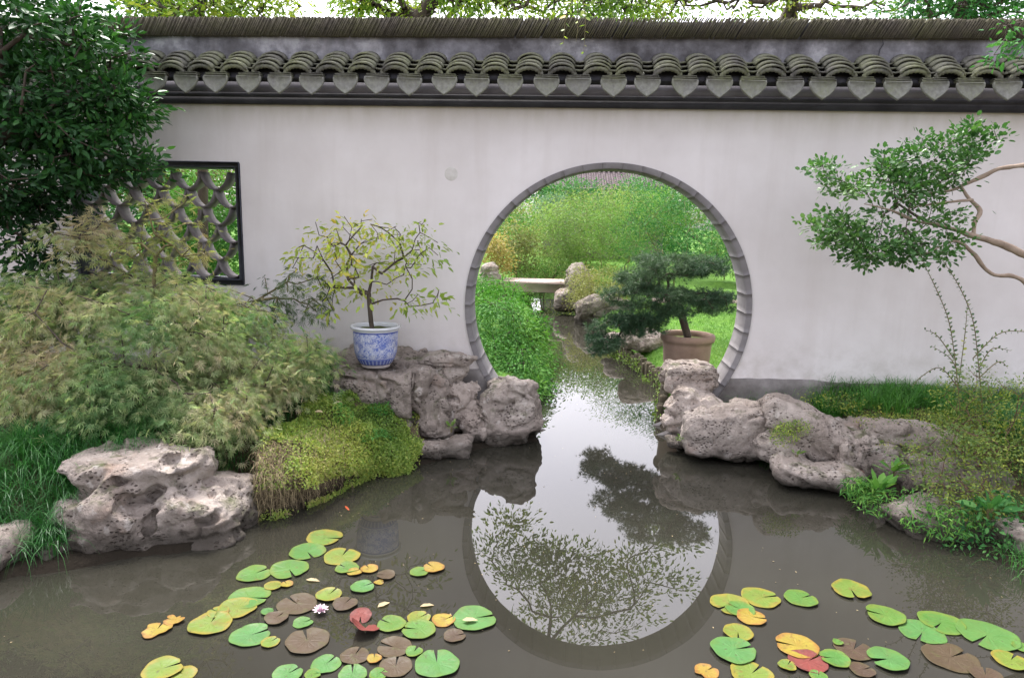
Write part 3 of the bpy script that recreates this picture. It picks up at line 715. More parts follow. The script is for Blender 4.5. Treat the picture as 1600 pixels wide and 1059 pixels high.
def skel_mesh(pts, par, r0, rmin, sides=5, power=.5):
    n = len(pts); cnt = np.zeros(n); ch = np.zeros(n, int)
    for i in range(1, n): ch[par[i]] += 1
    for i in range(n-1, 0, -1):
        if ch[i] == 0: cnt[i] += 1
        cnt[par[i]] += cnt[i]
    R = np.maximum(rmin, r0*(np.maximum(cnt, 1)/max(cnt[0], 1))**power)
    i1 = np.arange(1, n); p0 = pts[par[i1]]; p1 = pts[i1]; ra = np.minimum(R[par[i1]], R[i1]*1.35); rb = R[i1]
    d = unit(p1-p0); up = np.where(np.abs(d[:, 2:3]) > .9, np.array([[1., 0, 0]]), np.array([[0, 0, 1.]])); x = unit(np.cross(d, up)); y = np.cross(d, x)
    t = np.linspace(0, 2*math.pi, sides, endpoint=False); ring = x[:, None]*np.cos(t)[None, :, None]+y[:, None]*np.sin(t)[None, :, None]
    V = np.concatenate([(p0-d*ra[:, None]*.25)[:, None]+ring*ra[:, None, None], p1[:, None]+ring*rb[:, None, None]], 1).reshape(-1, 3)
    k = np.arange(sides); f = np.stack([k, (k+1) % sides, sides+(k+1) % sides, sides+k], -1)
    F = (f[None]+np.arange(len(i1))[:, None, None]*2*sides).reshape(-1, 4)
    return V, F
def tube(path, radii, sides=8, sub=5, jitter=0.0, rs=None):
    path = np.array(path, float); n = len(path); radii = np.array(radii, float)
    P, R = [], []
    for i in range(n-1):
        p0, p1, p2, p3 = path[max(i-1, 0)], path[i], path[i+1], path[min(i+2, n-1)]
        for k in range(sub):
            t = k/sub; P.append(.5*((2*p1)+(-p0+p2)*t+(2*p0-5*p1+4*p2-p3)*t*t+(-p0+3*p1-3*p2+p3)*t**3)); R.append(radii[i]*(1-t)+radii[i+1]*t)
    P.append(path[-1]); R.append(radii[-1]); P = np.array(P); R = np.array(R)
    if jitter: R = R*(1+jitter*vnoise(P*9))
    T = unit(np.gradient(P, axis=0)); u = np.cross(T[0], [0.1, .3, 1]); u /= np.linalg.norm(u); t = np.linspace(0, 2*math.pi, sides, endpoint=False); V = []
    for i in range(len(P)):
        u = u-(u@T[i])*T[i]; u /= np.linalg.norm(u); v = np.cross(T[i], u); V.append(P[i]+R[i]*(np.outer(np.cos(t), u)+np.outer(np.sin(t), v)))
    V = np.array(V); nn = len(P)
    F = [(i*sides+k, i*sides+(k+1) % sides, (i+1)*sides+(k+1) % sides, (i+1)*sides+k) for i in range(nn-1) for k in range(sides)]
    V = V.reshape(-1, 3)
    return V, np.array(F), P
def ell(rs, c, r, n, shell=.55, lump=0.0):
    """n points in an ellipsoid, more towards its outside; lumps and gaps by noise"""
    out = []
    c = np.array(c, float); r = np.array(r, float)
    while len(out) < n:
        d = unit(rs.normal(0, 1, (n*3, 3))); q = rs.uniform(shell**3, 1, (n*3, 1))**(1/3); P = c+d*q*r
        if lump:
            k = vnoise(P/np.mean(r)*2.6+c[0]*3); P = P[k > -lump*.35+rs.uniform(-.25, .1, len(k))]
        out += list(P)
    return np.array(out[:n])
def spray(rs, tips, dirs, per, rad_, droop=0.0, flat=.5):
    """leaf points scattered round twig tips, pointing outwards"""
    n = len(tips); T = np.repeat(tips, per, 0); Dd = np.repeat(dirs, per, 0)
    off = rs.normal(0, 1, (n*per, 3))*rad_*np.array([1, 1, flat]); P = T+off; P[:, 2] -= droop*np.hypot(off[:, 0], off[:, 1])
    D = unit(unit(off)+Dd*.7+np.array([0, 0, -droop*1.2])+rs.normal(0, .35, off.shape)); return P, D
def bushy(name, label, catg, c, r, mat, kind='diamond', size=.05, n_tip=90, per=26, rad_=.11, root=None, shell=.45, lump=.6, seed=1, group=None, r0=.03, bark='twig',
          droop=.15, up=.8, half=True, parent=None, kind_=None, vshift=0.0, extra=None, rmin=.0035, step=.14, wob=.15, stems=1, A=None):
    """a shrub or tree: stems grown to twig tips that fill the crown, leaves on every tip"""
    rs = np.random.default_rng(seed+1000); c = np.array(c, float); r = np.array(r, float)
    if A is None: A = ell(rs, c, r, n_tip, shell, lump)
    else: half = False; n_tip = len(A)
    if half: A = A[A[:, 2] > c[2]-r[2]*.75]
    if extra is not None: A = np.concatenate([A, extra])
    if root is None: root = np.array([c[0], c[1], max(.1, c[2]-r[2]*1.0)])
    root = np.array(root, float)
    mid = root*.55+c*.45+rs.normal(0, .05, 3)*r
    rt = [root, root*.7+mid*.3+rs.normal(0, .02, 3), mid]
    if isinstance(stems, list): rt = [np.array(q, float) for q in stems]; root = rt[0]
    pts, par, tips = grow(rt, A, rs, step=step, wob=wob)
    dirs = unit(pts[tips]-pts[par[tips]])
    P, D = spray(rs, pts[tips], dirs, per, rad_, droop)
    N = unit(np.array([0, 0, up])+unit(P-c)*.5+rs.normal(0, .4, P.shape))
    S = size*rs.uniform(.6, 1.25, len(P))
    V, F, k = leaves(P, D, N, S, kind, rs)
    tv = np.repeat(rs.uniform(0, 1, len(tips)), per)
    rw = .18 if c[1] > 6 else .42
    v = np.clip(rw*rs.random(len(P))+.36*tv+.32*fbm(P*1.6+seed, 2)+.14+(.42-rw)*.5+vshift, 0, 1); v = np.repeat(v, k)
    if parent is None: e = empty(name, root, label, catg, group)
    else: e = parent
    part('foliage', V, F, L[mat], e, v=v)
    SV, SF = skel_mesh(pts, par, r0, rmin); part('stem' if bark != 'bark' else 'branches', SV, SF, M[bark], e)
    return e
def blades(P, rs, length, width, lean, seg=4, dirs=None, droop=.5):
    """arching grass blades rooted at P"""
    n = len(P); L_ = length*rs.uniform(.55, 1.15, n); a = rs.uniform(0, 2*math.pi, n)
    H = np.stack([np.cos(a), np.sin(a), 0*a], -1)
    if dirs is not None: H = unit(H*.9+dirs)
    ln = lean*rs.uniform(.3, 1.3, n); side = np.cross(H, [0, 0, 1.]); V = []
    for s in range(seg+1):
        t = s/seg; ang = ln*(t*.5)+droop*ln*t*t*1.6
        p = P+H*(L_*t*np.sin(np.clip(ang, 0, 2.4)))[:, None]; p[:, 2] += L_*t*np.cos(np.clip(ang, 0, 2.4)); wd = width*(1-t)**.6*rs.uniform(.9, 1.1)
        if s == seg: V.append(p[:, None])
        else: V.append(np.stack([p-side*wd/2, p+side*wd/2], 1))
    V = np.concatenate(V, 1); k = V.shape[1]; f = []
    for s in range(seg-1): b = 2*s; f += [(b, b+1, b+3), (b, b+3, b+2)]
    b = 2*(seg-1); f += [(b, b+1, b+2)]
    F = (np.array(f)[None]+np.arange(n)[:, None, None]*k).reshape(-1, 3)
    return V.reshape(-1, 3), F, k
def zg(P): return gheight(np.array([float(P[0])]), np.array([float(P[1])]))[0]

# ------------------------------------------------------------------ rocks of the left bank
TPZ = float(at(587.5, 571, -.50)[2])
B = blob
rock('flat topped table rock carrying the blue and white pot', [B(604, 603, -.50, 148, 62, .50, 4, 5), B(560, 622, -.40, 60, 80, .40, 0, 3), B(660, 590, -.48, 40, 50, .40, 10, 4)],
     top=TPZ, seed=11, amp=.055, freq=2.6, res=.012, k=.04, facet=.7, holes=10, hole_r=(.012, .03), zmin=.05)
rock('hollow pitted stone propping up the table rock', [B(615, 668, -.58, 74, 90, .34, 0, 2.6), B(600, 645, -.52, 60, 60, .34, 0, 2.6)], seed=12, amp=.07, freq=3, res=.011, holes=6, hole_r=(.02, .045),
     cuts=[(at(628, 642, -.78), np.array([.035, .16, .04])), (at(640, 622, -.72), np.array([.09, .12, .07]))])
rock('smooth leaning stone with a hollow face beside the table rock stem', [B(675, 660, -.50, 66, 120, .36, 0, 2.6, -12), B(668, 610, -.42, 60, 60, .3, 0, 3)], seed=13, amp=.06, freq=2.8, res=.012,
     cuts=[(at(672, 640, -.80), np.array([.10, .16, .17]))], holes=5, hole_r=(.012, .025))
rock('long flat slab rock overhanging against the wall', [B(632, 562, -.20, 200, 30, .36, 0, 5), B(700, 570, -.24, 76, 44, .34, 0, 3), B(708, 585, -.27, 44, 44, .22, 0, 2.4), B(545, 570, -.18, 44, 50, .3, 0, 4), B(580, 541, -.12, 70, 20, .2, 0, 3)],
     seed=14, amp=.045, freq=2.4, res=.013, strata=.3, holes=6, hole_r=(.012, .025), zmin=.2)
rock('pale sharp edged stone in the gap below the slab rock', [B(722, 628, -.34, 54, 40, .26, 20, 3, -12), B(716, 615, -.34, 28, 30, .2, 0, 3)], seed=15, amp=.06, freq=4, res=.009, mat='rock_pale', facet=1.0, strata=.1)
rock('large knobbly rock jutting into the water left of the gate', [B(802, 640, -.28, 88, 78, .46, 0, 4), B(812, 612, -.26, 62, 34, .4, 0, 3), B(838, 660, -.30, 34, 28, .26, 0, 2.4), B(780, 660, -.30, 50, 60, .4, 0, 3)],
     seed=16, amp=.065, freq=2.7, res=.012, holes=16, hole_r=(.012, .035), strata=.35, cuts=[(at(836, 688, -.45), np.array([.07, .2, .07]))])
rock('small stone wedged at the left foot of the ring', [B(785, 604, -.08, 48, 26, .22, 20, 3)], seed=17, amp=.04, freq=4, res=.009, zmin=.1)
rock('brown stone pocket between pale stone and knobbly rock', [B(762, 650, -.26, 34, 40, .2, 0, 3)], seed=18, amp=.05, freq=5, res=.009)
rock('fissured upright stone by the water in front of the knobbly rock', [B(745, 668, -.42, 56, 54, .3, 0, 2.6), B(735, 650, -.36, 40, 30, .24, 0, 3)], seed=19, amp=.06, freq=3.6, res=.010, mat='rock_pale', strata=.1)
rock('rounded cobble at the waterline under the knobbly rock', [B(778, 676, -.45, 38, 34, .22, 0, 2.3)], seed=20, amp=.03, freq=3, res=.009)
rock('small rounded stone below the snout of the knobbly rock', [B(806, 684, -.36, 40, 18, .2, 0, 2.3)], seed=21, amp=.03, freq=3, res=.009)
rock('low sloping slab at the waterline beside the ground cover', [B(688, 704, -.80, 104, 34, .34, 18, 3), B(662, 690, -.70, 60, 24, .3, 10, 3)], seed=22, amp=.055, freq=3, res=.011, strata=.3)
rock('earthy stone behind the upright stone under the slab rock', [B(700, 655, -.30, 80, 60, .3, 0, 3)], seed=23, amp=.06, freq=3, res=.012)
rock('great pitted scholar stone with deep holes at the left bank', [B(245, 795, -2.31, 275, 100, .60, 8, 4, -6), B(160, 815, -2.41, 130, 80, .5, 0, 3), B(235, 735, -2.21, 220, 60, .5, 6, 3), B(190, 735, -2.31, 150, 50, .4, 0, 3), B(345, 775, -2.11, 90, 90, .45, 0, 3), B(280, 835, -2.31, 150, 50, .4, 0, 3, -10)],
     seed=31, amp=.085, freq=2.3, res=.0125, strata=.5, holes=120, hole_r=(.013, .046), cuts=[(at(235, 778, -2.68), np.array([.11, .32, .07])), (at(184, 806, -2.72), np.array([.08, .34, .045])), (at(226, 742, -2.61), np.array([.06, .30, .04])), (at(258, 738, -2.56), np.array([.05, .3, .045])),
     (at(205, 832, -2.72), np.array([.055, .3, .075])), (at(300, 765, -2.51), np.array([.09, .26, .035])), (at(150, 770, -2.71), np.array([.06, .26, .035]))])
rock('wet ledge stone under the great pitted stone', [B(300, 862, -2.41, 160, 36, .4, 14, 3), B(200, 872, -2.51, 140, 26, .4, 4, 3)], seed=32, amp=.05, freq=3, res=.013, mat='rock_dark')
rock('smooth grey boulder cut by the left edge of the picture', [B(2, 864, -2.81, 72, 84, .45, 0, 2.2)], seed=33, amp=.03, freq=2, res=.012, strata=.05, facet=.2)
rock('low brownish stone between the smooth boulder and the pitted stone', [B(78, 862, -2.66, 96, 50, .4, -8, 2.8)], seed=34, amp=.05, freq=3, res=.011)
rock('mossy stone at the waterline right of the pitted stone', [B(368, 812, -2.16, 60, 30, .3, 0, 2.6)], seed=35, amp=.05, freq=4, res=.010, mat='rock_dark')
rock('small flat stone in the grass above the pitted stone', [B(108, 716, -2.11, 36, 18, .2, 0, 2.6)], seed=36, amp=.03, freq=4, res=.009, zmin=.2)
rock('round pale stone bedded in the yellow green ground cover', [B(502, 690, -1.56, 17, 13, .08, 0, 2.4)], seed=38, amp=.03, freq=7, res=.005, zmin=.1)
# right bank
rock('pale stone leaning against the right foot of the ring', [B(1076, 592, .02, 78, 52, .34, -8, 4, 8), B(1098, 592, .0, 50, 50, .3, 0, 3)], seed=41, amp=.05, freq=3, res=.010, mat='rock_pale', facet=1.0, strata=.15)
rock('sloping pale stone between the ring foot and the water', [B(1082, 632, -.20, 78, 62, .38, 0, 2.8, 20), B(1060, 655, -.22, 46, 44, .3, 0, 2.6), B(1050, 630, -.14, 26, 30, .2, 0, 2.5)], seed=42, amp=.05, freq=3, res=.011, mat='rock_pale', holes=5, hole_r=(.01, .02))
rock('big square shouldered block with a dark face at the right waterline', [B(1127, 668, -.48, 128, 64, .52, -5, 5), B(1150, 655, -.45, 90, 44, .5, 0, 5), B(1090, 665, -.50, 46, 50, .36, 0, 4)], seed=43, amp=.045, freq=2.2, res=.012, facet=.9, strata=.25)
rock('mossy stone at the waterline under the block', [B(1064, 692, -.45, 34, 16, .16, 0, 2.5)], seed=44, amp=.03, freq=4, res=.008, mat='rock_dark')
rock('mossy low stones at the foot of the block face', [B(1140, 706, -.62, 110, 16, .14, 0, 2.6)], seed=45, amp=.03, freq=4, res=.009, mat='rock_dark')
rock('long slanting rock with a mossy hollow right of the block', [B(1262, 664, -.66, 150, 52, .45, -10, 3.4, 22), B(1222, 650, -.55, 74, 36, .4, 0, 3.4), B(1296, 698, -.78, 84, 62, .4, -10, 3.2, 24), B(1330, 668, -.62, 60, 30, .35, 0, 3)],
     seed=46, amp=.06, freq=2.3, res=.0125, facet=.9, cuts=[(at(1232, 690, -1.0), np.array([.16, .22, .12]))])
rock('lower slab stone under the mossy hollow', [B(1218, 702, -.72, 80, 44, .36, -5, 3, 15)], seed=47, amp=.04, freq=3, res=.011)
rock('low rounded ledge of stone along the right waterline', [B(1252, 742, -1.08, 90, 38, .34, -12, 2.6, 12), B(1306, 750, -1.12, 80, 40, .32, 0, 2.5)], seed=48, amp=.045, freq=2.8, res=.011)
rock('wide pale flat rock below the yellow weeds', [B(1405, 676, -.80, 122, 38, .42, -6, 3.4, 6), B(1440, 690, -.84, 80, 34, .4, 0, 3)], seed=49, amp=.05, freq=2.5, res=.012, facet=.8)
rock('brown rough rock face under the wide pale rock', [B(1400, 716, -.95, 140, 60, .42, -8, 3, 8), B(1350, 720, -.95, 60, 70, .36, 0, 3)], seed=50, amp=.07, freq=2.6, res=.013, holes=12, hole_r=(.012, .03))
rock('dark shaded rock behind the creeping shrub', [B(1530, 770, -1.35, 150, 90, .5, -8, 3, 10), B(1465, 745, -1.15, 90, 60, .4, 0, 3)], seed=51, amp=.07, freq=2.4, res=.014, mat='rock_dark')
rock('grey rock low on the right edge of the picture', [B(1592, 856, -2.0, 50, 56, .35, 0, 3)], seed=52, amp=.05, freq=3, res=.011)
rock('long earthy rock bedded beneath the leafy weeds', [B(1480, 825, -1.75, 190, 50, .4, -14, 3, 14)], seed=53, amp=.05, freq=2.6, res=.014, mat='rock_dark')
# beyond the gate
rock('grey boulder at the left end of the slab bridge', [B(768, 438, 8.6, 32, 50, .5, 0, 2.8)], seed=61, amp=.07, freq=2.4, res=.02, zmin=.1)
rock('brown boulder at the right end of the slab bridge', [B(905, 450, 8.4, 40, 66, .6, 0, 2.8, -14), B(882, 468, 8.2, 30, 34, .5, 0, 2.6)], seed=62, amp=.09, freq=2.2, res=.022, mat='rock_dark')
rock('dark bank stones under the olive shrub beyond the gate', [B(940, 490, 6.9, 90, 52, .7, 0, 2.8)], seed=63, amp=.10, freq=2, res=.025, mat='rock_dark')
rock('pale flat stones on the bank behind the pine branches', [B(1010, 531, 3.1, 66, 32, .4, 0, 2.8), B(962, 532, 3.8, 34, 26, .3, 0, 2.8)], seed=64, amp=.06, freq=3, res=.016, mat='rock_pale')

# ------------------------------------------------------------------ pots
pb = at(587.5, 571, -.50); TPZ = float(pb[2])
def pot_blue():
    s = psc(-.5, .8); c = np.array([pb[0], -.50, TPZ])
    e = empty('blue_pot', c, 'blue and white flowered porcelain pot standing on the table rock', 'flower pot')
    R = 38.5*s; H = 64*s/math.cos(.2)
    z = np.array([0, .04, .05, .10, .2, .35, .5, .65, .78, .86, .90, .915, .93, .95, .985, 1.0, 1.0, .985, .95, .86, .80])*H
    r = np.array([.58, .60, .585, .68, .78, .86, .885, .90, .91, .915, .92, .93, .99, 1.02, 1.02, 1.0, .95, .90, .88, .87, .86])*R
    zz, rr = [], []
    for i in range(len(z)-1):
        k = 14 if i < 9 else 3
        for q in range(k): zz.append(z[i]+(z[i+1]-z[i])*q/k); rr.append(r[i]+(r[i+1]-r[i])*q/k)
    n = 300; V, F = lathe(list(zip(rr, zz)), n, c)
    V2 = V.reshape(n, len(zz), 3); U = (np.arange(n)/n)[:, None]+0*np.array(zz)[None]; T = np.array(zz)[None]/H+0*U
    blue = np.array([.035, .06, .30]); white = np.array([.66, .68, .72]); mid = np.array([.12, .18, .50])
    C = np.tile(white, (n, len(zz), 1)); rs = np.random.default_rng(4)
    outer = (np.arange(len(zz)) < 14*9+9)[None]*np.ones((n, 1), bool)
    body = outer & (T > .245) & (T < .86); C[body] = mid*.8+blue*.2
    # scrolls of white tendrils on blue
    per = 2*math.pi*R*.85; uu = U*per; tt = T*H; wt = np.zeros(U.shape)
    for _ in range(190):
        cx, cz = rs.uniform(0, per), rs.uniform(.27, .84)*H; dx = (uu-cx+per/2) % per-per/2; dz = tt-cz; q = np.hypot(dx, dz); an = np.arctan2(dz, dx)*rs.choice([-1, 1])+rs.uniform(0, 6.28)
        size = rs.uniform(.010, .019); sp = np.abs(((q/size*2.0-an/(2*math.pi)) % 1)-.5); wt = np.maximum(wt, ((sp < .20) & (q < size*1.1))*1.0)
    fine = vnoise(np.stack([uu*260, tt*260, 0*uu], -1)) > .12
    wt = np.maximum(wt, fine*.75)
    for k in range(6):                                       # round blooms
        cx = (k+.05)/6*per; dx = (uu-cx+per/2) % per-per/2; dz = tt-.55*H; q = np.hypot(dx, dz); an = np.arctan2(dz, dx)
        m = q < .026*(1+.12*np.cos(9*an)); wt = np.where(m, (np.abs(np.sin(q*300+np.cos(7*an)))<.28)*.7, wt)
    C = np.where(body[..., None], C*(1-wt[..., None]*.8)+white*wt[..., None]*.8, C)
    def band(a, b, col): C[outer & (T > a) & (T < b)] = col
    band(.845, .875, blue); band(.89, .90, mid); band(.235, .25, white); band(.225, .235, blue)
    low = outer & (T > .09) & (T < .225); pet = np.abs(((U*30) % 1)-.5); C[low] = mid*.9; C[low & (pet > .40)] = white*.8; C[low & (pet < .12)] = blue; band(.205, .225, mid)
    band(.07, .09, blue); C[outer & (T < .065)] = np.array([.42, .38, .36])
    o = part('pot_body', V, F, None, e, smooth=True, cols=np.concatenate([C.reshape(-1, 3), np.ones((n*len(zz), 1))], 1))
    m = MT('painted_porcelain'); cc = m.attr('paint').outputs['Color']; g = m.ramp(m.noise(8, 4), [(.4, 0.), (.75, .35)]); m.color(m.mix(g, cc, (.36, .33, .32))); m.rough(.22, .5); o.data.materials.append(m.m)
    V, F = lathe([(.001, H*.90), (.5*R, H*.905), (.875*R, H*.89)], 40, c); V[:, 2] += .006*vnoise(V*40); part('soil', V, F, M['soil'], e, smooth=True)
    return c, R, H
PBC, PBR, PBH = pot_blue()
def pot_terra():
    Y = 1.25; b = at(1071, 578, Y); s = psc(Y, .3); R = 40*s; c = np.array([b[0], Y, 0.]); c[2] = zg(c)-.01; H = float(at(1071, 521, Y)[2])-c[2]
    e = empty('terracotta_pot', c, 'wide stained terracotta tub on the lawn just beyond the gate', 'flower pot')
    pr = [(.70, 0), (.74, .06), (.86, .45), (.90, .78), (.91, .84), (.985, .86), (1.02, .90), (1.02, .97), (.98, 1.0), (.92, .99), (.88, .93), (.87, .82)]
    V, F = lathe([(a*R, q*H) for a, q in pr], 56, c); part('pot_body', V, F, M['terra'], e, smooth=True)
    V, F = lathe([(.001, H*.90), (.88*R, H*.88)], 30, c); part('soil', V, F, M['soil'], e)
    V, F = lathe([(.001, .004), (.7*R, .0)], 30, c); part('pot_base', V, F[:, ::-1], M['terra'], e)
    return c, R, H
PTC, PTR, PTH = pot_terra()
# slab bridge
bl = at(785, 443, 8.7); br = at(893, 447, 8.7)
V, F = bbox_bev(bl[0], br[0], 8.35, 9.35, at(840, 457, 8.35)[2], at(840, 441, 8.35)[2], .02)
thing('slab_bridge', V, F, M['slab'], 'plain pinkish stone slab bridge over the channel beyond the gate', 'bridge')
# log edging of the lawn
lg0, lg1 = onz(977, 563)[:2], onz(1046, 612)[:2]; ed = empty('log_edging', (float(lg0[0]), float(lg0[1]), 0), 'row of short upright mossy logs holding the lawn edge in the channel', 'edging')
path = [onz(960, 540)[:2]+[.02, 0], lg0, (lg0+lg1)/2+[.02, .02], lg1, np.array([.62, .36])]
pp = []
for i in range(len(path)-1):
    a, b = np.array(path[i]), np.array(path[i+1]); m = max(2, int(np.linalg.norm(b-a)/.072))
    for q in range(m): pp.append(a+(b-a)*q/m)
for q in pp:
    q = q+np.array([-.045, -.02]); r = rng.uniform(.030, .040); h = .20+rng.uniform(-.04, .03)
    V, F = lathe([(.001, h+.004), (r*.85, h), (r, h-.012), (r*1.02, .1), (r, -.3)], 9, (q[0]+rng.uniform(-.012, .012), q[1]+rng.uniform(-.01, .01), 0)); V[:, :2] += .006*vnoise(V*20)[:, None]
    part('log', V, F[:, ::-1], M['log'], ed, smooth=True)
# short rotten post on the right bank
a = at(1340, 742, -1.12); V, F = lathe([(.001, .062), (.038, .06), (.045, .05), (.047, -.1)], 12, (a[0], a[1], a[2]-.02)); V += .006*vnoise(V*25)[:, None]
thing('wooden_post', V, F[:, ::-1], M['wood'], 'short reddish rotten post stub between the right bank rocks', 'post', smooth=False)
# far building
def far_building():
    Y = 20.0; l = at(850, 292, Y); r = at(1035, 292, Y); zt_ = at(950, 268, Y+2.4)[2]; z0 = at(950, 296, Y)[2]
    e = empty('tiled_roof_building', (float((l[0]+r[0])/2), Y+3, .5), 'low building with a purple brown tiled roof far behind the garden shrubs', 'building')
    part('wall', *box(l[0], r[0]+.2, Y+.5, Y+5, .3, z0), M['plinth'], e)
    V = np.array([(l[0]-.4, Y, z0-.05), (r[0]+.6, Y, z0-.05), (r[0]+.6, Y+2.4, zt_), (l[0]-.4, Y+2.4, zt_), (l[0]-.4, Y+5, z0-.05), (r[0]+.6, Y+5, z0-.05)])
    rf = part('roof', V, np.array([(0, 1, 2, 3), (3, 2, 5, 4)]), M['far_tile'], e); out = []
    x = l[0]-.35; sl_ = np.array([0, 2.4, zt_-z0+.05])
    while x < r[0]+.55:
        for j in range(11):
            V, F = arch(.13, .06, .26, .015, 160, 6); R_ = Euler((math.atan2(sl_[2], sl_[1]), 0, 0)).to_matrix(); V = V@np.array(R_).T
            out.append((V+np.array([x, Y, z0-.05])+sl_*((j+1)/11)+[0, 0, .06], F))
        x += .19
    o = part('roof_tile_rows', *cat(out), M['far_tile'], rf); o['kind'] = 'stuff'
    part('roof_ridge', *bbox_bev(l[0]-.5, r[0]+.7, Y+2.3, Y+2.5, zt_, zt_+.16, .02), M['dark'], e)
far_building()

# ------------------------------------------------------------------ plants
def pe(rs, px, py, Y, wpx, hpx, dep, n, shell=.4, lump=0.0):
    """n points in an ellipsoid given by its outline in the photograph and its own depth"""
    c = at(px, py, Y); s = psc(Y, c[2]); return ell(rs, c, (wpx*s/2, dep/2, hpx*s/2), n, shell, lump)
def PEs(seed, *L_):
    rs = np.random.default_rng(seed); return np.concatenate([pe(rs, *a) for a in L_])

# dark evergreen, upper left
A = PEs(21, (65, 100, -.9, 290, 260, 1.1, 160, .5, .5), (40, 250, -1.0, 220, 190, 1.0, 90, .5, .5), (145, 210, -.9, 150, 140, .8, 50, .4, .4), (200, 250, -.9, 70, 60, .4, 10), (20, 340, -1.0, 120, 90, .5, 26),
        (45, 400, -1.0, 90, 70, .3, 11), (0, 20, -.8, 260, 160, 1.0, 60, .5, .4), (-90, 180, -1.0, 260, 420, 1.2, 90, .5, .4), (195, 165, -.9, 50, 90, .5, 12))
rt = at(-190, 640, -1.1); rt[2] = zg(rt)-.05
bushy('evergreen_tree', 'dark glossy evergreen tree filling the upper left corner before the wall', 'tree', at(60, 180, -1.0), (1, .6, 1), 'camellia', 'ovate', .070, per=34, rad_=.080, A=A,
      stems=[rt, rt+[.03, 0, .6], at(-150, 380, -1.05), at(-60, 260, -1.0), at(20, 200, -1.0)], seed=21, r0=.07, bark='bark', droop=.1, up=.3)
# weeping maple
A = PEs(22, (185, 515, -1.35, 420, 215, 1.3, 165, .72, .5), (385, 550, -1.15, 210, 180, .9, 62, .7, .4), (50, 520, -1.45, 220, 240, 1.0, 75, .7, .4), (320, 640, -1.75, 190, 130, .6, 36, .6), (225, 448, -1.1, 270, 60, .7, 28, .6, .3),
        (115, 352, -1.3, 90, 50, .4, 8), (465, 555, -1.1, 100, 80, .4, 18, .6), (150, 600, -1.9, 220, 110, .5, 38, .6), (80, 590, -1.9, 150, 100, .5, 20, .6))
rt = at(250, 700, -1.5); rt[2] = zg(rt)-.03
bushy('weeping_maple', 'broad weeping lace leaf maple with pale green and tan foliage mounding over the left bank', 'shrub', at(210, 540, -1.4), (1.1, .8, .7), 'maple', 'lobed', .054, per=66, rad_=.085, A=A,
      stems=[rt, rt+[.02, .03, .18], rt+[-.05, .05, .36]], seed=22, r0=.045, bark='bark', droop=.62, up=.5, wob=.22, vshift=.10)
A = PEs(23, (250, 305, -1.35, 90, 40, .3, 7), (265, 355, -1.35, 140, 60, .3, 13), (205, 395, -1.4, 130, 50, .3, 10), (300, 385, -1.35, 80, 50, .3, 8), (240, 400, -1.35, 150, 60, .4, 14))
rt = at(240, 560, -.8); rt[2] = zg(rt)
bushy('maple_sapling', 'upright young maple shoots with tan tips standing in front of the lattice window', 'shrub', at(250, 360, -.75), (.4, .2, .4), 'maple2', 'lobed', .048, per=9, rad_=.055, A=A,
      stems=[rt, at(240, 450, -1.36), at(243, 400, -1.35)], seed=23, r0=.014, bark='twig', droop=.4, wob=.1)
A = PEs(24, (445, 455, -.5, 90, 80, .3, 12, .3), (500, 470, -.5, 70, 60, .25, 9), (420, 490, -.55, 70, 60, .3, 8), (480, 425, -.5, 60, 30, .2, 5), (350, 480, -.7, 120, 60, .3, 10))
rt = at(300, 620, -.8); rt[2] = zg(rt)
bushy('slender_maple', 'slender maple bough with fine drooping green leaves reaching towards the blue pot', 'shrub', at(440, 460, -.5), (.4, .2, .3), 'vine_dark', 'lobed', .055, per=13, rad_=.06, A=A,
      stems=[rt, at(330, 540, -.7), at(400, 470, -.55), at(450, 440, -.5)], seed=24, r0=.014, bark='twig', droop=.7, wob=.1)
# tree in the blue pot
A = PEs(25, (580, 385, -.5, 200, 90, .75, 44, .45), (500, 400, -.5, 110, 90, .5, 20, .4), (650, 400, -.5, 90, 90, .5, 16, .4), (560, 440, -.5, 110, 40, .5, 9), (662, 470, -.48, 66, 66, .3, 11), (520, 470, -.5, 60, 60, .3, 5), (550, 350, -.5, 140, 40, .4, 12), (668, 350, -.5, 30, 30, .2, 3))
b0 = np.array([PBC[0]-.03, PBC[1], PBC[2]+PBH*.88])
bushy('potted_citrus', 'small sparse citrus tree with yellowing leaves growing in the blue and white pot', 'tree', at(580, 415, -.5), (.6, .35, .4), 'citrus', 'ovate', .062, per=9, rad_=.060, A=A,
      stems=[b0, b0+[-.01, 0, .07], at(577, 476, -.5), at(576, 458, -.5), at(580, 440, -.5)], seed=25, r0=.021, bark='bark', droop=.5, wob=.18, rmin=.0022, step=.08)
# clipped pine in the tub
A = PEs(26, (1060, 416, 1.25, 175, 30, .7, 46, .3), (1005, 440, 1.25, 90, 34, .6, 22, .3), (1030, 465, 1.2, 170, 40, .6, 44, .3), (1112, 472, 1.25, 72, 36, .5, 22, .3), (990, 500, 1.15, 130, 50, .5, 36, .3), (960, 515, 1.1, 70, 50, .4, 15, .3), (942, 540, 1.05, 52, 36, .3, 14, .3), (1060, 485, 1.25, 80, 26, .5, 16))
b0 = np.array([PTC[0], PTC[1], PTC[2]+PTH*.86])
bushy('potted_pine', 'layered dark green pine bonsai leaning out over the channel from the terracotta tub', 'tree', at(1050, 450, 1.25), (.7, .4, .4), 'pine', 'tuft', .052, per=46, rad_=.042, A=A,
      stems=[b0, b0+[.0, 0, .05], at(1068, 502, 1.25), at(1062, 480, 1.24), at(1045, 460, 1.22), at(1030, 450, 1.2)], seed=26, r0=.042, bark='bark', droop=-.2, wob=.12, rmin=.004)
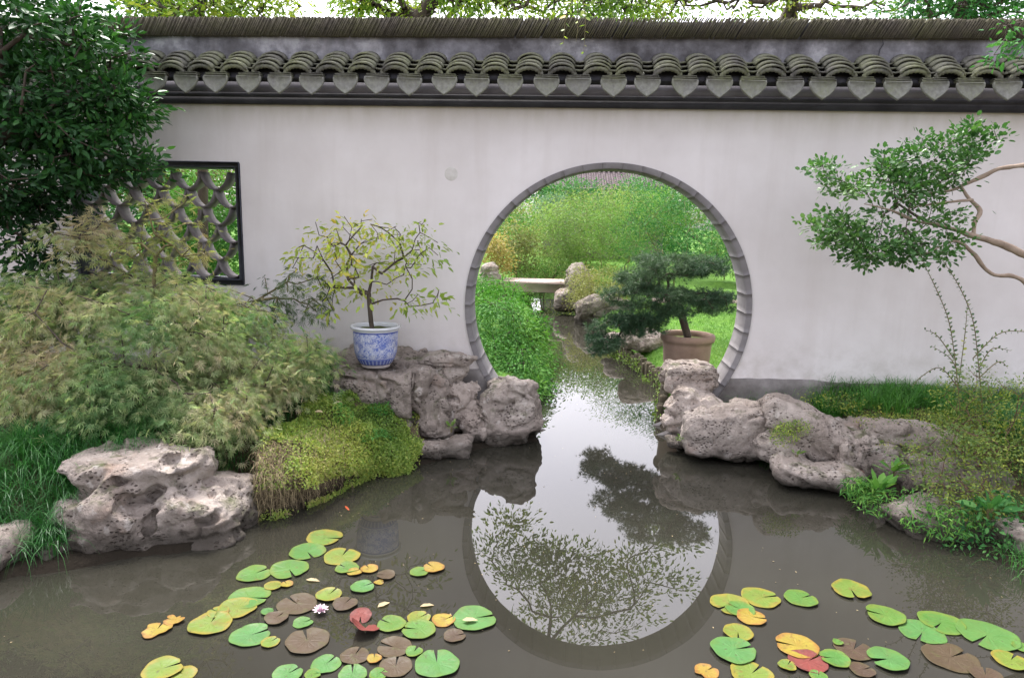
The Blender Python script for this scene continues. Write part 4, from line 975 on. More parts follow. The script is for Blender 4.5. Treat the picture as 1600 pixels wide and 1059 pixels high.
# overhanging branch at the right
e = empty('overhanging_tree', (float(at(1760, 700, -1.1)[0]), -1.1, zg(at(1760, 700, -1.1))-.02), 'tree leaning in from the right with tan limbs and small fresh leaves against the wall', 'tree')
def tp(*a): return [at(x, y, Y) for x, y, Y in a]
base = np.array([e.location.x, e.location.y, e.location.z])
Vt, Ft = [], []
tubes = []
for path, r in (([base, base+[0, 0, .45], *tp((1700, 470, -1.1), (1640, 420, -1.1), (1600, 398, -1.1), (1560, 380, -1.1), (1515, 367, -1.1), (1470, 352, -1.1), (1430, 345, -1.1), (1390, 328, -1.1), (1350, 318, -1.1))], [.06, .055, .04, .028, .022, .020, .018, .014, .010, .007, .004]),
                (tp((1640, 420, -1.1), (1650, 300, -1.05), (1620, 262, -1.0), (1570, 262, -1.0), (1530, 278, -1.0), (1490, 296, -1.0), (1440, 304, -1.0), (1400, 312, -1.0)), [.03, .024, .018, .014, .012, .009, .007, .004]),
                (tp((1700, 470, -1.1), (1650, 462, -1.13), (1620, 452, -1.15), (1585, 432, -1.16), (1548, 427, -1.18), (1520, 395, -1.2), (1495, 377, -1.2), (1470, 385, -1.2), (1430, 405, -1.2)), [.032, .026, .02, .016, .013, .012, .009, .006, .003]),
                (tp((1521, 366, -1.1), (1524, 345, -1.08), (1532, 330, -1.06), (1522, 318, -1.04), (1510, 305, -1.02), (1500, 290, -1.)), [.014, .013, .013, .011, .010, .007]),
                (tp((1520, 312, -1.04), (1490, 315, -1.05), (1450, 320, -1.08), (1420, 326, -1.1)), [.010, .008, .006, .004])):
    V, F, P = tube(path, r, 9, 7, .35); V = V+.004*np.stack([vnoise(V*22+i*9) for i in range(3)], -1); tubes.append((V, F))
part('limb', *cat(tubes), M['bark_pale'], e, smooth=True)
A = PEs(27, (1440, 262, -1.0, 170, 90, .5, 70, .3), (1500, 225, -1.0, 110, 56, .4, 26, .3), (1390, 300, -1.05, 130, 70, .5, 40, .3), (1286, 268, -1.05, 60, 26, .3, 9), (1320, 292, -1.05, 60, 30, .3, 9),
        (1300, 355, -1.1, 100, 40, .35, 22, .3), (1360, 375, -1.1, 140, 60, .45, 42, .3), (1440, 385, -1.15, 120, 66, .4, 34, .3), (1470, 340, -1.1, 80, 40, .3, 10), (1350, 405, -1.1, 60, 30, .2, 6), (1545, 215, -1., 30, 26, .2, 3), (1290, 380, -1.1, 60, 20, .2, 5))
st = tp((1500, 362, -1.1), (1450, 348, -1.1), (1420, 330, -1.08), (1400, 316, -1.05))
bushy('x', '', '', at(1400, 320, -1.05), (.6, .3, .4), 'overhang', 'round', .036, per=22, rad_=.044, A=A, stems=st, seed=27, r0=.010, bark='bark', parent=e, droop=-.1, up=.6, rmin=.002, step=.1)
# twigs of the same tree entering at the top right corner
A = PEs(28, (1585, 80, -1.2, 50, 50, .3, 8), (1600, 40, -1.2, 60, 60, .3, 8)); st = tp((1640, 120, -1.2), (1610, 65, -1.2), (1575, 40, -1.2), (1540, 22, -1.2))
ch = bushy('corner_bough', 'drooping leafy twig at the top right corner in front of the coping', 'branch', at(1590, 60, -1.2), (.3, .2, .2), 'deep', 'ovate', .05, per=14, rad_=.05, A=A, stems=st, seed=28, r0=.008, bark='bark', rmin=.002)
# wispy creeper shrub on the right bank
A = PEs(29, (1545, 640, -1.3, 130, 130, .6, 84, .2), (1515, 700, -1.5, 100, 120, .5, 50, .2), (1500, 620, -1.3, 40, 90, .3, 10, .2), (1570, 720, -1.4, 110, 130, .5, 56, .2), (1520, 775, -1.75, 150, 60, .3, 36, .2), (1450, 720, -1.5, 70, 60, .3, 14, .2))
rt = at(1500, 770, -1.4); rt[2] = zg(rt)
ws = bushy('creeper_shrub', 'wispy yellow green shrub with tiny leaves spilling over the right bank', 'shrub', at(1510, 680, -1.4), (.5, .3, .4), 'vine', 'diamond', .023, per=38, rad_=.055, A=A, stems=[rt, rt+[0, 0, .1], rt+[.03, 0, .2]], seed=29, r0=.012, bark='wood', rmin=.0016, droop=.2)
def shoot(path, r, lsize, gap, mat, parent, seed, name='shoot'):
    """a long thin shoot with leaves in two ranks"""
    rs = np.random.default_rng(seed); V, F, P = tube(path, r, 5, 8)
    part('stem', V, F, M['twig'], parent)
    L_ = np.concatenate([[0], np.cumsum(np.linalg.norm(np.diff(P, axis=0), axis=1))]); q = np.arange(L_[-1]*.05, L_[-1], gap); pts = np.stack([np.interp(q, L_, P[:, i]) for i in range(3)], -1)
    T = unit(np.gradient(pts, axis=0)); sd = np.where(np.arange(len(pts)) % 2, 1., -1.)[:, None]; X = unit(np.cross(T, [0, 1, .2]))*sd
    D = unit(X+T*.6+rs.normal(0, .25, pts.shape)); N = unit(np.array([0, -.4, 1.])+rs.normal(0, .4, pts.shape)); S = lsize*rs.uniform(.7, 1.2, len(pts))*np.linspace(1.1, .6, len(pts))
    V, F, k = leaves(pts, D, N, S, 'round', rs); part('foliage', V, F, L[mat], parent, v=np.repeat(rs.random(len(pts)), k))
for i, pth in enumerate((((1500, 640), (1492, 560), (1482, 500), (1462, 450), (1440, 405)), ((1535, 640), (1528, 560), (1520, 500), (1500, 450), (1470, 402)), ((1500, 610), (1470, 575), (1440, 588), (1425, 605)), ((1520, 560), (1560, 522), (1600, 518), (1640, 525)),
                         ((1530, 575), (1550, 545), (1580, 548)), ((1490, 560), (1465, 525), (1445, 515)), ((1530, 590), (1560, 565), (1575, 575)), ((1500, 590), (1485, 560), (1455, 540)), ((1495, 650), (1498, 600), (1508, 520), (1512, 470)))):
    shoot([at(x, y, -1.3+.03*i) for x, y in pth], [.004]+[.003]*(len(pth)-2)+[.001], .030, .016 if i < 2 else .02, 'vine_dark' if i != 8 else 'vine', ws, 300+i)
# leafy weeds over the right waterline
def rosette(label, px, py, Y, n, size, seed, mat='deep', cat_='plant', name='broadleaf_weed', group=None, kind='ovate', z=None):
    rs = np.random.default_rng(seed); c = at(px, py, Y); a = rs.uniform(0, 6.28, n); el = rs.uniform(.1, 1.1, n)
    D = np.stack([np.cos(a)*np.cos(el), np.sin(a)*np.cos(el), np.sin(el)], -1); P = c+D*size*rs.uniform(.1, .7, (n, 1)); N = unit(np.array([0, 0, 1.])+rs.normal(0, .3, D.shape))
    V, F, k = leaves(P, D, N, size*rs.uniform(.6, 1.2, n), kind, rs, .8); e = empty(name, c-[0, 0, .03], label, cat_, group); part('foliage', V, F, L[mat], e, v=np.repeat(rs.uniform(.4, 1, n), k))
    st = [tube([c-[0, 0, .04], c+D[i]*size*.3], [.004, .002], 4, 2)[:2] for i in range(min(n, 7))]; part('stem', *cat(st), M['twig'], e)
rosette('bright broad leaved weed leaning over the water beside the rotten post', 1372, 770, -1.55, 26, .105, 41, 'ivy')
rosette('broad leaved weed on the bank between post and creeper shrub', 1395, 738, -1.40, 16, .085, 42, 'ivy')
rosette('dark broad leaved rosette low on the bank near the right edge', 1545, 800, -1.95, 18, .11, 43, 'deep')
rosette('small bright seedling rooted in the low slab at the left waterline', 705, 668, -.72, 12, .055, 44, 'bush')
rosette('tiny bright fern on the mossy stone under the block', 1066, 688, -.58, 22, .05, 45, 'bush')
rosette('small yellow green weed left of the great pitted stone', 75, 790, -2.35, 34, .06, 46, 'bush', kind='narrow')
rosette('small weed at the water edge of the mossy hollow', 1245, 712, -1.05, 10, .045, 47, 'bush')
def fernbank(label, blobs_, n, size, seed, mat, kind, catg='weeds', name='bank_weeds', droop=.3):
    rs = np.random.default_rng(seed); P = np.concatenate([pe(rs, *b, n, .1) for b in blobs_]); D = unit(rs.normal(0, 1, P.shape)+[0, -.3, -droop]); N = unit(rs.normal(0, .5, P.shape)+[0, -.3, 1])
    V, F, k = leaves(P, D, N, size*rs.uniform(.6, 1.3, len(P)), kind, rs); thing(name, V, F, L[mat], label, catg, kind='stuff', v=np.repeat(rs.random(len(P)), k))
fernbank('fine green weeds trailing to the water below the creeper shrub', [(1420, 790, -1.7, 160, 50, .3), (1345, 765, -1.5, 60, 40, .25), (1470, 815, -1.9, 120, 50, .3)], 520, .045, 51, 'ivy', 'narrow')
fernbank('dark ivy trailing down the bank at the right edge', [(1530, 850, -2.0, 120, 70, .3), (1560, 800, -1.9, 120, 60, .3)], 320, .035, 52, 'deep', 'diamond')
fernbank('yellow green weeds scattered behind the right bank rocks', [(1300, 625, -.45, 110, 28, .3), (1350, 640, -.5, 100, 26, .3), (1430, 700, -1.05, 120, 40, .2)], 330, .022, 53, 'vine', 'diamond', droop=-.6)
fernbank('moss and small leaves in the hollow between the right bank rocks', [(1225, 680, -.98, 50, 40, .14), (1240, 668, -.95, 60, 30, .14)], 420, .018, 54, 'cover', 'diamond', droop=-.2)
fernbank('yellowish sprays in front of the wide pale rock', [(1400, 660, -.9, 130, 30, .2), (1480, 655, -1.1, 80, 50, .3)], 420, .018, 55, 'vine', 'diamond', droop=-.3)

# ---- grasses
def scatter(rs, poly, n, Yr=None):
    """n ground points inside an outline given in the photograph on a ground of height .3"""
    poly = np.array([onz(x, y, z)[:2] for x, y, z in poly], float); out = []
    lo, hi = poly.min(0), poly.max(0)
    while len(out) < n:
        Q = rs.uniform(lo, hi, (n*2, 2)); ins = np.zeros(len(Q), bool)
        for i in range(len(poly)):
            a, b = poly[i], poly[(i+1) % len(poly)]; c = (a[1] > Q[:, 1]) != (b[1] > Q[:, 1]); ins ^= c & (Q[:, 0] < (b[0]-a[0])*(Q[:, 1]-a[1])/((b[1]-a[1]) or 1e-9)+a[0])
        out += list(Q[ins])
    Q = np.array(out[:n]); return np.concatenate([Q, gheight(Q[:, 0], Q[:, 1])[:, None]-.01], 1)
def grass(label, P, seed, length, width, lean, mat='grass', name='long_grass', catg='grass', clump=0, cr=.05, droop=.6):
    rs = np.random.default_rng(seed); dirs = None
    if clump:
        C = P[:max(1, len(P)//clump)]; C = np.repeat(C, clump, 0); off = rs.normal(0, cr, (len(C), 2)); P = C.copy(); P[:, :2] += off; dirs = unit(np.concatenate([off, 0*off[:, :1]], 1)+1e-5)
    V, F, k = blades(P, rs, length, width, lean, 5, dirs, droop); return thing(name, V, F, L[mat], label, catg, kind='stuff', v=np.repeat(np.clip(rs.random(len(P))*.7+.3*vnoise(P*3)+.15, 0, 1), k))
rs = np.random.default_rng(61)
grass('long dark mondo grass arching at the lower left bank', scatter(rs, [(-80, 700, .4), (240, 690, .4), (200, 730, .35), (110, 770, .3), (90, 830, .2), (40, 850, .12), (-80, 860, .1)], 5200), 62, .24, .0055, 1.1, clump=40, cr=.035)
grass('long dark mondo grass below the maple beside the table rock', scatter(rs, [(330, 640, .45), (400, 600, .45), (530, 560, .45), (560, 640, .4), (500, 655, .38), (420, 690, .36), (330, 700, .36)], 4200), 63, .20, .005, 1.1, clump=40, cr=.035)
grass('dark grass tuft between the maple and the wall left of the table rock', scatter(rs, [(500, 585, .5), (545, 583, .5), (540, 640, .4), (495, 640, .4)], 800), 64, .18, .005, 1., clump=40, cr=.03)
grass('arching green grass along the foot of the wall right of the gate', scatter(rs, [(1122, 612, .42), (1300, 600, .42), (1300, 640, .4), (1240, 640, .4), (1130, 632, .4)], 3600), 65, .26, .0065, .75, 'tuft_grass', clump=45, cr=.03)
grass('grass strip along the wall foot behind the yellow weeds', scatter(rs, [(1290, 608, .42), (1500, 615, .42), (1500, 665, .38), (1380, 655, .38), (1300, 640, .4)], 3600), 66, .22, .006, .8, 'tuft_grass', clump=45, cr=.03)
grass('dark grass at the foot of the wall at the right edge of the picture', scatter(rs, [(1490, 620, .42), (1650, 625, .42), (1650, 740, .3), (1560, 720, .3)], 2600), 67, .24, .006, .8, clump=45, cr=.03)
grass('loose grass on the open bank beyond the right edge of the picture', scatter(rs, [(1580, 640, .4), (1950, 660, .4), (2000, 900, .3), (1640, 900, .2), (1590, 800, .3)], 5200), 69, .16, .005, .9, clump=30, cr=.06)
grass('fallen yellowed blades along the maple foot', scatter(rs, [(250, 690, .4), (420, 690, .38), (430, 740, .3), (350, 760, .25), (240, 720, .35)], 700), 68, .10, .004, 1.3, mat='dry', catg='grass', name='dry_grass')
# ground cover cushion, lower left of the table rock
def cushion(label, poly, n, size, seed, mat, thick, kind='diamond', hang=None, name='ground_cover', catg='ground cover'):
    rs = np.random.default_rng(seed); P = scatter(rs, poly, n); P[:, 2] += thick*(.5+.8*np.clip(vnoise(P*4.5)+.2, -.3, 1))*rs.random(n)**.4
    if hang is not None: P = np.concatenate([P]+[pe(rs, *h) for h in hang])
    D = unit(rs.normal(0, 1, P.shape)+[0, -.2, .1]); N = unit(rs.normal(0, .45, P.shape)+[0, -.35, 1]); V, F, k = leaves(P, D, N, size*rs.uniform(.6, 1.3, len(P)), kind, rs)
    return thing(name, V, F, L[mat], label, catg, kind='stuff', v=np.repeat(np.clip(.6*rs.random(len(P))+.45*vnoise(P*3.2)+.3, 0, 1), k))
CP = [[(405, 690, -1.75), (470, 655, -1.35), (530, 628, -.95), (590, 645, -.74), (655, 668, -.74)], [(402, 712, -1.98), (465, 698, -1.72), (530, 680, -1.35), (592, 684, -1.05), (660, 692, -.90)],
      [(398, 755, -2.14), (460, 748, -1.98), (530, 728, -1.62), (592, 716, -1.26), (656, 709, -1.00)], [(402, 806, -2.12), (458, 794, -1.99), (530, 770, -1.64), (600, 744, -1.27), (652, 730, -1.06)]]
CPW = np.array([[at(*q) for q in row] for row in CP]); CPW = np.concatenate([[CPW[0]+[.05, .45, -.04]], CPW, [CPW[-1]+[0, -.06, -.22]]])
def loft(C, u, v):
    """smooth surface through a small grid of points; u, v in 0..1"""
    def cr(P, t):
        n = P.shape[0]-1; x = np.clip(t*n, 0, n-1e-6); i = x.astype(int); f = (x-i)[:, None]
        g = lambda k: P[np.clip(i+k, 0, n), np.arange(len(t))] if P.ndim == 3 else P[np.clip(i+k, 0, n)]
        a, b, c, d = g(-1), g(0), g(1), g(2); return .5*(2*b+(c-a)*f+(2*a-5*b+4*c-d)*f*f+(3*b-a-3*c+d)*f**3)
    rows = np.array([cr(C[i], v) for i in range(C.shape[0])]); return cr(rows, u)
uu, vv = np.meshgrid(np.linspace(0, 1, 50), np.linspace(0, 1, 60), indexing='ij'); S_ = loft(CPW, uu.ravel(), vv.ravel()); S_[:, 2] += .02*fbm(S_*6, 3)-.012
thing('bank_slope', S_, grid_faces(50, 60), M['ground'], 'rounded earth bank sloping from the table rock to the water', 'bank', kind='structure', smooth=True)
def coverleaves(label, n, size, seed, mat, thick, u0, u1, v0, v1, kind='diamond', name='ground_cover', catg='ground cover', mask=None):
    rs = np.random.default_rng(seed); u = rs.uniform(u0, u1, n); v_ = rs.uniform(v0, v1, n); P = loft(CPW, u, v_)
    e1 = loft(CPW, np.minimum(u+.02, 1), v_)-P; e2 = loft(CPW, u, np.minimum(v_+.02, 1))-P; Nn = unit(np.cross(e2, e1)); Nn *= np.sign(Nn[:, 2:3]+1e-6)
    h = thick*(.5+1.5*np.clip(vnoise(P*5)+.2, -.3, 1)+.8*np.clip(vnoise(P*14), 0, 1)); P = P+Nn*(h*rs.random(n)**.45)[:, None]
    if mask is not None: k = mask(P, u, v_, rs); P = P[k]; Nn = Nn[k]
    D = unit(rs.normal(0, 1, P.shape)+Nn*.3+[0, -.3, -.1]); N = unit(Nn+rs.normal(0, .45, P.shape)); V, F, k = leaves(P, D, N, size*rs.uniform(.6, 1.3, len(P)), kind, rs)
    return thing(name, V, F, L[mat], label, catg, kind='stuff', v=np.repeat(np.clip(.6*rs.random(len(P))+.45*vnoise(P*3.2)+.3, 0, 1), k))
coverleaves('yellow green creeping ground cover spilling from the table rock to the water', 52000, .021, 71, 'cover', .055, .10, .96, .02, .99, mask=lambda P, u, v, rs: rs.random(len(P)) < np.clip((v-.12)*4+vnoise(P*9)*.6+(u < .35)*.6, .10, 1)*np.clip((.96-v)*9+vnoise(P*8)*1.8, .05, 1)*np.clip((.95-u)*9+vnoise(P*9)*1.8, 0.05, 1))
coverleaves('fresh green tips of the ground cover below the table rock', 6000, .024, 771, 'ivy', .065, .12, .5, .45, .95, mask=lambda P, u, v, rs: vnoise(P*5) > .05)
cushion('bright green cress trailing down beside the dry stalks', [(425, 700, .34), (440, 700, .34), (440, 760, .15), (418, 765, .12)], 500, .032, 72, 'ivy', .05, hang=[(428, 760, -1.95, 34, 80, .14, 520, .2)])
cushion('green creeping leaves on top of the great pitted stone', [(150, 700, .4), (300, 690, .4), (300, 720, .36), (150, 728, .36)], 1400, .022, 73, 'cover', .03)
cushion('small green weeds behind the low slab rocks of the right bank', [(1180, 640, .4), (1480, 660, .36), (1480, 690, .3), (1300, 660, .36)], 2400, .02, 74, 'cover', .03)
# dry stalks
rs = np.random.default_rng(75); P = loft(CPW, rs.uniform(.36, .8, 1500), rs.beta(1.6, 2.2, 1500)*.6)+[0, -.01, .015]; V, F, k = blades(P, rs, (.05+.09*rs.random(1500)), .0026, 1.9, 5, np.tile([0, -.5, 0], (1500, 1)), .7)
thing('dry_stalks', V, F, L['dry'], 'tangle of dry brown stalks hanging over the bank right of the pitted stone', 'stalks', kind='stuff', v=np.repeat(rs.random(1500), k))
# fallen leaves on the bank
rs = np.random.default_rng(76)
for px, py, lb in ((523, 640, 'fallen pink brown leaf on the moss below the table rock'), (492, 655, 'fallen pale leaf at the upper edge of the ground cover'), (440, 655, 'fallen tan leaf below the right end of the maple')):
    c = onz(px, py, .42); V, F, k = leaves(np.array([[c[0], c[1], c[2]+.06]]), np.array([[.8, -.3, .1]]), np.array([[0, -.3, 1.]]), .075, 'ovate', rs); thing('fallen_leaf', V, F, L['dry'], lb, 'leaf', v=np.full(len(V), .9))

# ---- garden beyond the wall
rs = np.random.default_rng(81)
A = []
for px, py, Y, wp, hp, dp, n in ((770, 520, 1.9, 100, 120, 1.4, 70), (765, 458, 3.2, 90, 60, 1.6, 36), (800, 572, 1.35, 70, 66, .8, 50), (822, 556, 2.0, 44, 56, .7, 36), (838, 540, 2.6, 30, 50, .9, 22), (820, 590, 1.2, 50, 40, .5, 20), (740, 560, 1.6, 120, 120, 1.2, 30), (690, 500, 2.2, 140, 160, 1.4, 30), (822, 508, 2.8, 50, 56, .9, 24), (780, 458, 4.0, 60, 36, 1.0, 14)):
    A.append(pe(rs, px, py, Y, wp, hp, dp, n, .75))
A = np.concatenate(A); A[:, 2] = np.maximum(A[:, 2], .06)
bushy('ivy_mound', 'dense bright ivy mound on the left bank just inside the gate', 'shrub', at(775, 520, 2.0), (.6, .7, .5), 'ivy', 'ovate', .045, per=95, rad_=.11, A=A, stems=[np.array([-1.2, 2.4, .2]), np.array([-1.15, 2.4, .4]), np.array([-1.1, 2.4, .55])], seed=81, r0=.03, bark='bark', droop=.5)
GB = [ # name label category px py Y w h dep mat kind size ntip per rad
 ('leafy_bush', 'large soft light green bush in the middle of the garden behind the bridge', 915, 360, 11.5, 150, 130, 2.2, 'bush', 'diamond', .085, 120, 44, .20),
 ('leafy_bush', 'light green bush at the left behind the slab bridge', 850, 390, 10.8, 100, 110, 1.6, 'bush', 'narrow', .11, 70, 40, .20),
 ('bamboo_clump', 'pale feathery bamboo clump above the bridge', 880, 370, 12.5, 130, 140, 2, 'bamboo', 'narrow', .13, 100, 34, .24),
 ('feathery_shrub', 'feathery green tree with fine leaves behind the pine', 1060, 360, 8.0, 170, 130, 2.4, 'deep', 'narrow', .085, 150, 46, .17),
 ('feathery_shrub', 'lighter feathery shrub between the round bush and the pine', 985, 350, 9.5, 120, 110, 2.0, 'bush', 'narrow', .09, 90, 42, .18),
 ('dark_shrub', 'dark green shrub high at the left under the tiled roof', 880, 300, 17, 120, 44, 2, 'deep', 'diamond', .13, 70, 40, .28),
 ('dark_shrub', 'dark rounded shrub at the upper right under the tiled roof', 1005, 300, 17, 90, 60, 2, 'deep', 'diamond', .13, 60, 40, .28),
 ('rounded_shrub', 'clipped blue green round shrub in the upper left of the gate view', 865, 322, 14, 46, 34, 1.0, 'bluish', 'diamond', .06, 60, 50, .14),
 ('flowering_shrub', 'shrub with pale pinkish plumes below the tiled roof', 945, 312, 15.5, 110, 44, 1.6, 'bamboo', 'narrow', .12, 60, 30, .28),
 ('yellow_shrub', 'ochre yellow leaved shrub beside the grey boulder at the bridge', 772, 393, 9.2, 40, 62, .8, 'ochre', 'diamond', .085, 36, 40, .14),
 ('dark_shrub', 'dark slender shrub behind the yellow one left of the bridge', 808, 372, 10.2, 60, 120, 1.0, 'olive', 'diamond', .085, 60, 42, .16),
 ('olive_shrub', 'olive brown rounded shrub over the bank stones in the middle of the gate view', 935, 448, 7.2, 92, 66, 1.3, 'olive', 'diamond', .055, 90, 52, .12),
 ('low_shrub', 'small bright shrub at the water behind the slab bridge', 845, 420, 11.0, 70, 36, .8, 'ivy', 'diamond', .08, 30, 36, .16),
 ('leafy_bush', 'light green bush at the upper right edge of the gate view', 1075, 318, 13, 100, 60, 2, 'bush', 'diamond', .10, 60, 40, .24),
 ('leafy_bush', 'bright green bush at the upper left edge of the gate view', 815, 335, 15, 90, 70, 2, 'ivy', 'diamond', .12, 60, 40, .26),
 ('leafy_bush', 'bush seen low at the right edge of the gate beyond the lawn', 1135, 395, 12.5, 70, 60, 2, 'bush', 'diamond', .10, 40, 40, .22),
 ('low_shrub', 'small green shrub at the left bank under the end of the slab bridge', 822, 461, 8.6, 46, 30, .7, 'ivy', 'diamond', .06, 26, 36, .12),
 ('leafy_bush', 'mid green bush filling the garden behind the feathery tree', 985, 335, 14.5, 190, 90, 1.6, 'deep', 'diamond', .11, 110, 40, .26),
 ('window_shrub', 'green shrub seen through the right part of the lattice window', 330, 350, 2.6, 150, 200, 1.0, 'ivy', 'diamond', .08, 110, 50, .15),
 ('window_shrub', 'darker shrub seen through the left part of the lattice window', 200, 350, 3.0, 190, 250, 1.0, 'deep', 'diamond', .09, 130, 50, .17),
 ('window_shrub', 'yellowish shrub seen through the top of the lattice window', 290, 275, 3.6, 260, 90, 1.0, 'olive', 'diamond', .10, 90, 46, .18),
]
for i, (nm, lb, px, py, Y, wp, hp, dp, mt_, kd, sz, nt_, per, rd) in enumerate(GB):
    c = at(px, py, Y); s = psc(Y, c[2]); zb_ = zg(c) if Y < 12 else .5
    bushy(nm, lb, 'bush' if 'bush' in nm else ('bamboo' if 'bamboo' in nm else 'shrub'), c, (wp*s/2, dp/2, hp*s/2), mt_, kd, sz*.78, nt_, int(per*1.6), rd*1.0, root=(c[0], c[1], zb_-.02), seed=100+i, r0=.014, droop=.3, lump=.35, shell=.6, half=False)
# moss and small ferns on the logs
rs = np.random.default_rng(89); Pm = np.concatenate([np.array([q[0]-.085, q[1]-.05, 0])+rs.normal(0, 1, (int(rs.integers(6, 40)), 3))*[.03, .02, .0]+np.stack([0*(z_ := rs.uniform(.02, .19, 1)), 0*z_, z_], -1)*0 for q in pp])
Pm[:, 2] = rs.uniform(.02, .20, len(Pm))*np.clip(.6+vnoise(Pm*7), .1, 1); D = unit(rs.normal(0, 1, Pm.shape)+[-.5, -.4, -.2]); V, F, k = leaves(Pm, D, unit(rs.normal(0, .5, Pm.shape)+[-.6, -.6, .6]), .035*rs.uniform(.5, 1.2, len(Pm)), 'diamond', rs)
thing('log_moss', V, F, L['cover'], 'bright moss and tiny ferns clinging to the upright logs', 'moss', kind='stuff', v=np.repeat(rs.uniform(0, .6, len(Pm)), k))
# hedge mass closing the garden
rs = np.random.default_rng(91)
for i, (x, y, w_, h_, mt_) in enumerate(((-14, 24, 9, 4.5, 'deep'), (-5.5, 25, 6, 3.8, 'ivy'), (6.5, 25, 7, 4.2, 'deep'), (14, 22, 8, 4.6, 'bush'), (-22, 20, 9, 5, 'deep'), (22, 18, 9, 5, 'deep'), (1, 27, 8, 3.6, 'bush'))):
    lbs = ['tall hedge far behind the wall at the left', 'hedge at the left end of the tiled roof building', 'hedge at the right end of the tiled roof building', 'light hedge far right behind the lawn', 'outermost left hedge beyond the garden', 'outermost right hedge beyond the garden', 'hedge directly behind the tiled roof building']
    bushy('garden_hedge', lbs[i], 'hedge', (x, y, h_*.45), (w_/2, 1.5, h_*.55), mt_, 'diamond', .3, 70, 34, .6, root=(x, y, .3), seed=140+i, r0=.08, bark='bark', droop=.2, shell=.7, half=False, step=.6)
# lawn blades
rs = np.random.default_rng(95); n = 42000
Q = np.stack([rs.uniform(.5, 3.6, n), .4+9*rs.random(n)**1.7], -1); Q = Q[pdist(Q[:, 0], Q[:, 1]) > .04]
P = np.concatenate([Q, gheight(Q[:, 0], Q[:, 1])[:, None]-.005], 1); V, F, k = blades(P, rs, .055, .007, .9, 2)
thing('lawn', V, F, L['lawn'], 'bright mown lawn beyond the gate on the right', 'lawn', kind='stuff', v=np.repeat(np.clip(rs.random(len(P))*.6+.4*vnoise(P*1.5)+.25, 0, 1), k))
thing('garden_path', *box(1.5, 7, 8.0, 8.5, .2, .36), M['slab'], 'pale strip of path crossing the far lawn', 'path', kind='structure')

# ---- trees overhead behind the wall
rs = np.random.default_rng(97)
def mirell(px, py, Y, wp, hp, dp, n, shell=.2):
    c = mir(px, py, Y); s = psc(Y, -c[2]); return ell(rs, c, (wp*s/2, dp/2, hp*s/2), n, shell)
A = np.concatenate([mirell(905, 905, 5.0, 240, 120, 1.0, 95, .3), mirell(925, 955, 5.0, 200, 80, 1.0, 40), mirell(800, 830, 5.0, 50, 60, .4, 12), mirell(770, 860, 5.0, 60, 50, .4, 10), mirell(1030, 860, 5.0, 80, 70, .5, 16), mirell(1028, 822, 5, 24, 30, .3, 4), mirell(830, 880, 5, 90, 80, .6, 16), mirell(1060, 905, 5, 50, 50, .4, 7)])
A = np.concatenate([A, pe(rs, 800, -60, 5.0, 500, 120, 1.6, 60, .3)])
b0 = np.array([-1.9, 5.2, .25])
bushy('canopy_tree', 'tree behind the wall whose boughs show over the coping and in the pond mirror', 'tree', mir(905, 900, 5.0), (1.6, .8, .8), 'canopy', 'ovate', .09, per=30, rad_=.17, A=A, stems=[b0, b0+[.05, 0, 1.6], at(690, 40, 5.1), at(740, -20, 5.0), at(790, -60, 5.0), at(850, -110, 5.0)], seed=97, r0=.045, bark='bark', droop=.25, rmin=.004, step=.25, up=.4)
def over(label, blobs_, mat, size, seed, per=26, root=None, r0=.06, kind='ovate', rad_=.13, via=None):
    A = PEs(seed, *blobs_); c = A.mean(0); b = np.array([c[0]-.3, blobs_[0][2]+.2, .25]) if root is None else np.array(root)
    bushy('tree_behind_wall', label, 'tree', c, (1, .5, .5), mat, kind, size, per=int(per*1.35), rad_=rad_, A=A, stems=[b, b*.5+np.array([c[0], c[1], 3.0])*.5]+(via or [c-[0, 0, .3]]), seed=seed, r0=r0, bark='bark', rmin=.006, step=.2, droop=.2)
over('yellow green tree rising behind the left end of the coping', [(330, 5, 1.6, 320, 90, .8, 90, .2), (260, -60, 1.7, 300, 120, 1., 50)], 'canopy', .07, 201, 26)
over('dense green tree above the coping near the lattice window', [(250, 20, 2.6, 130, 40, .6, 30, .2), (220, -50, 2.6, 200, 100, .8, 30)], 'deep', .07, 202, 26)
over('tree with thick grey limbs leaning over the coping left of the gate', [(640, -5, 1.3, 260, 60, .7, 70, .2), (790, -5, 1.4, 180, 60, .7, 56, .2), (560, 5, 1.3, 140, 30, .5, 30), (700, -90, 1.4, 400, 90, .9, 50)], 'canopy', .065, 203, 15, root=(-1.75, 1.35, .25), r0=.09, via=[at(655, 30, 1.3), at(700, -30, 1.3)])
over('yellow green tree above the coping over the gate', [(930, 5, 1.2, 160, 34, .5, 44, .2), (1010, 5, 1.2, 160, 38, .5, 44, .2), (960, -60, 1.3, 400, 90, .8, 46)], 'canopy', .06, 204, 13, root=(4.4, 1.5, .3), r0=.05, via=[at(1230, -60, 1.3), at(1100, -70, 1.25)])
over('thin leaved tree with sky between its twigs above the coping right of the gate', [(1190, 5, 1.2, 150, 34, .5, 26, .2), (1270, 8, 1.2, 90, 30, .5, 22), (1100, -10, 1.2, 120, 40, .4, 10), (1360, 10, 1.2, 50, 26, .4, 12, .1), (1220, -60, 1.2, 300, 90, .6, 26)], 'canopy', .055, 205, 11, root=(4.7, 1.7, .3), r0=.05)
over('dark tree above the coping at the right end', [(1480, 5, 1.6, 190, 60, .8, 60, .2), (1580, 0, 1.5, 120, 60, .6, 30, .2), (1500, -80, 1.6, 320, 120, 1., 60)], 'deep', .06, 206, 26)
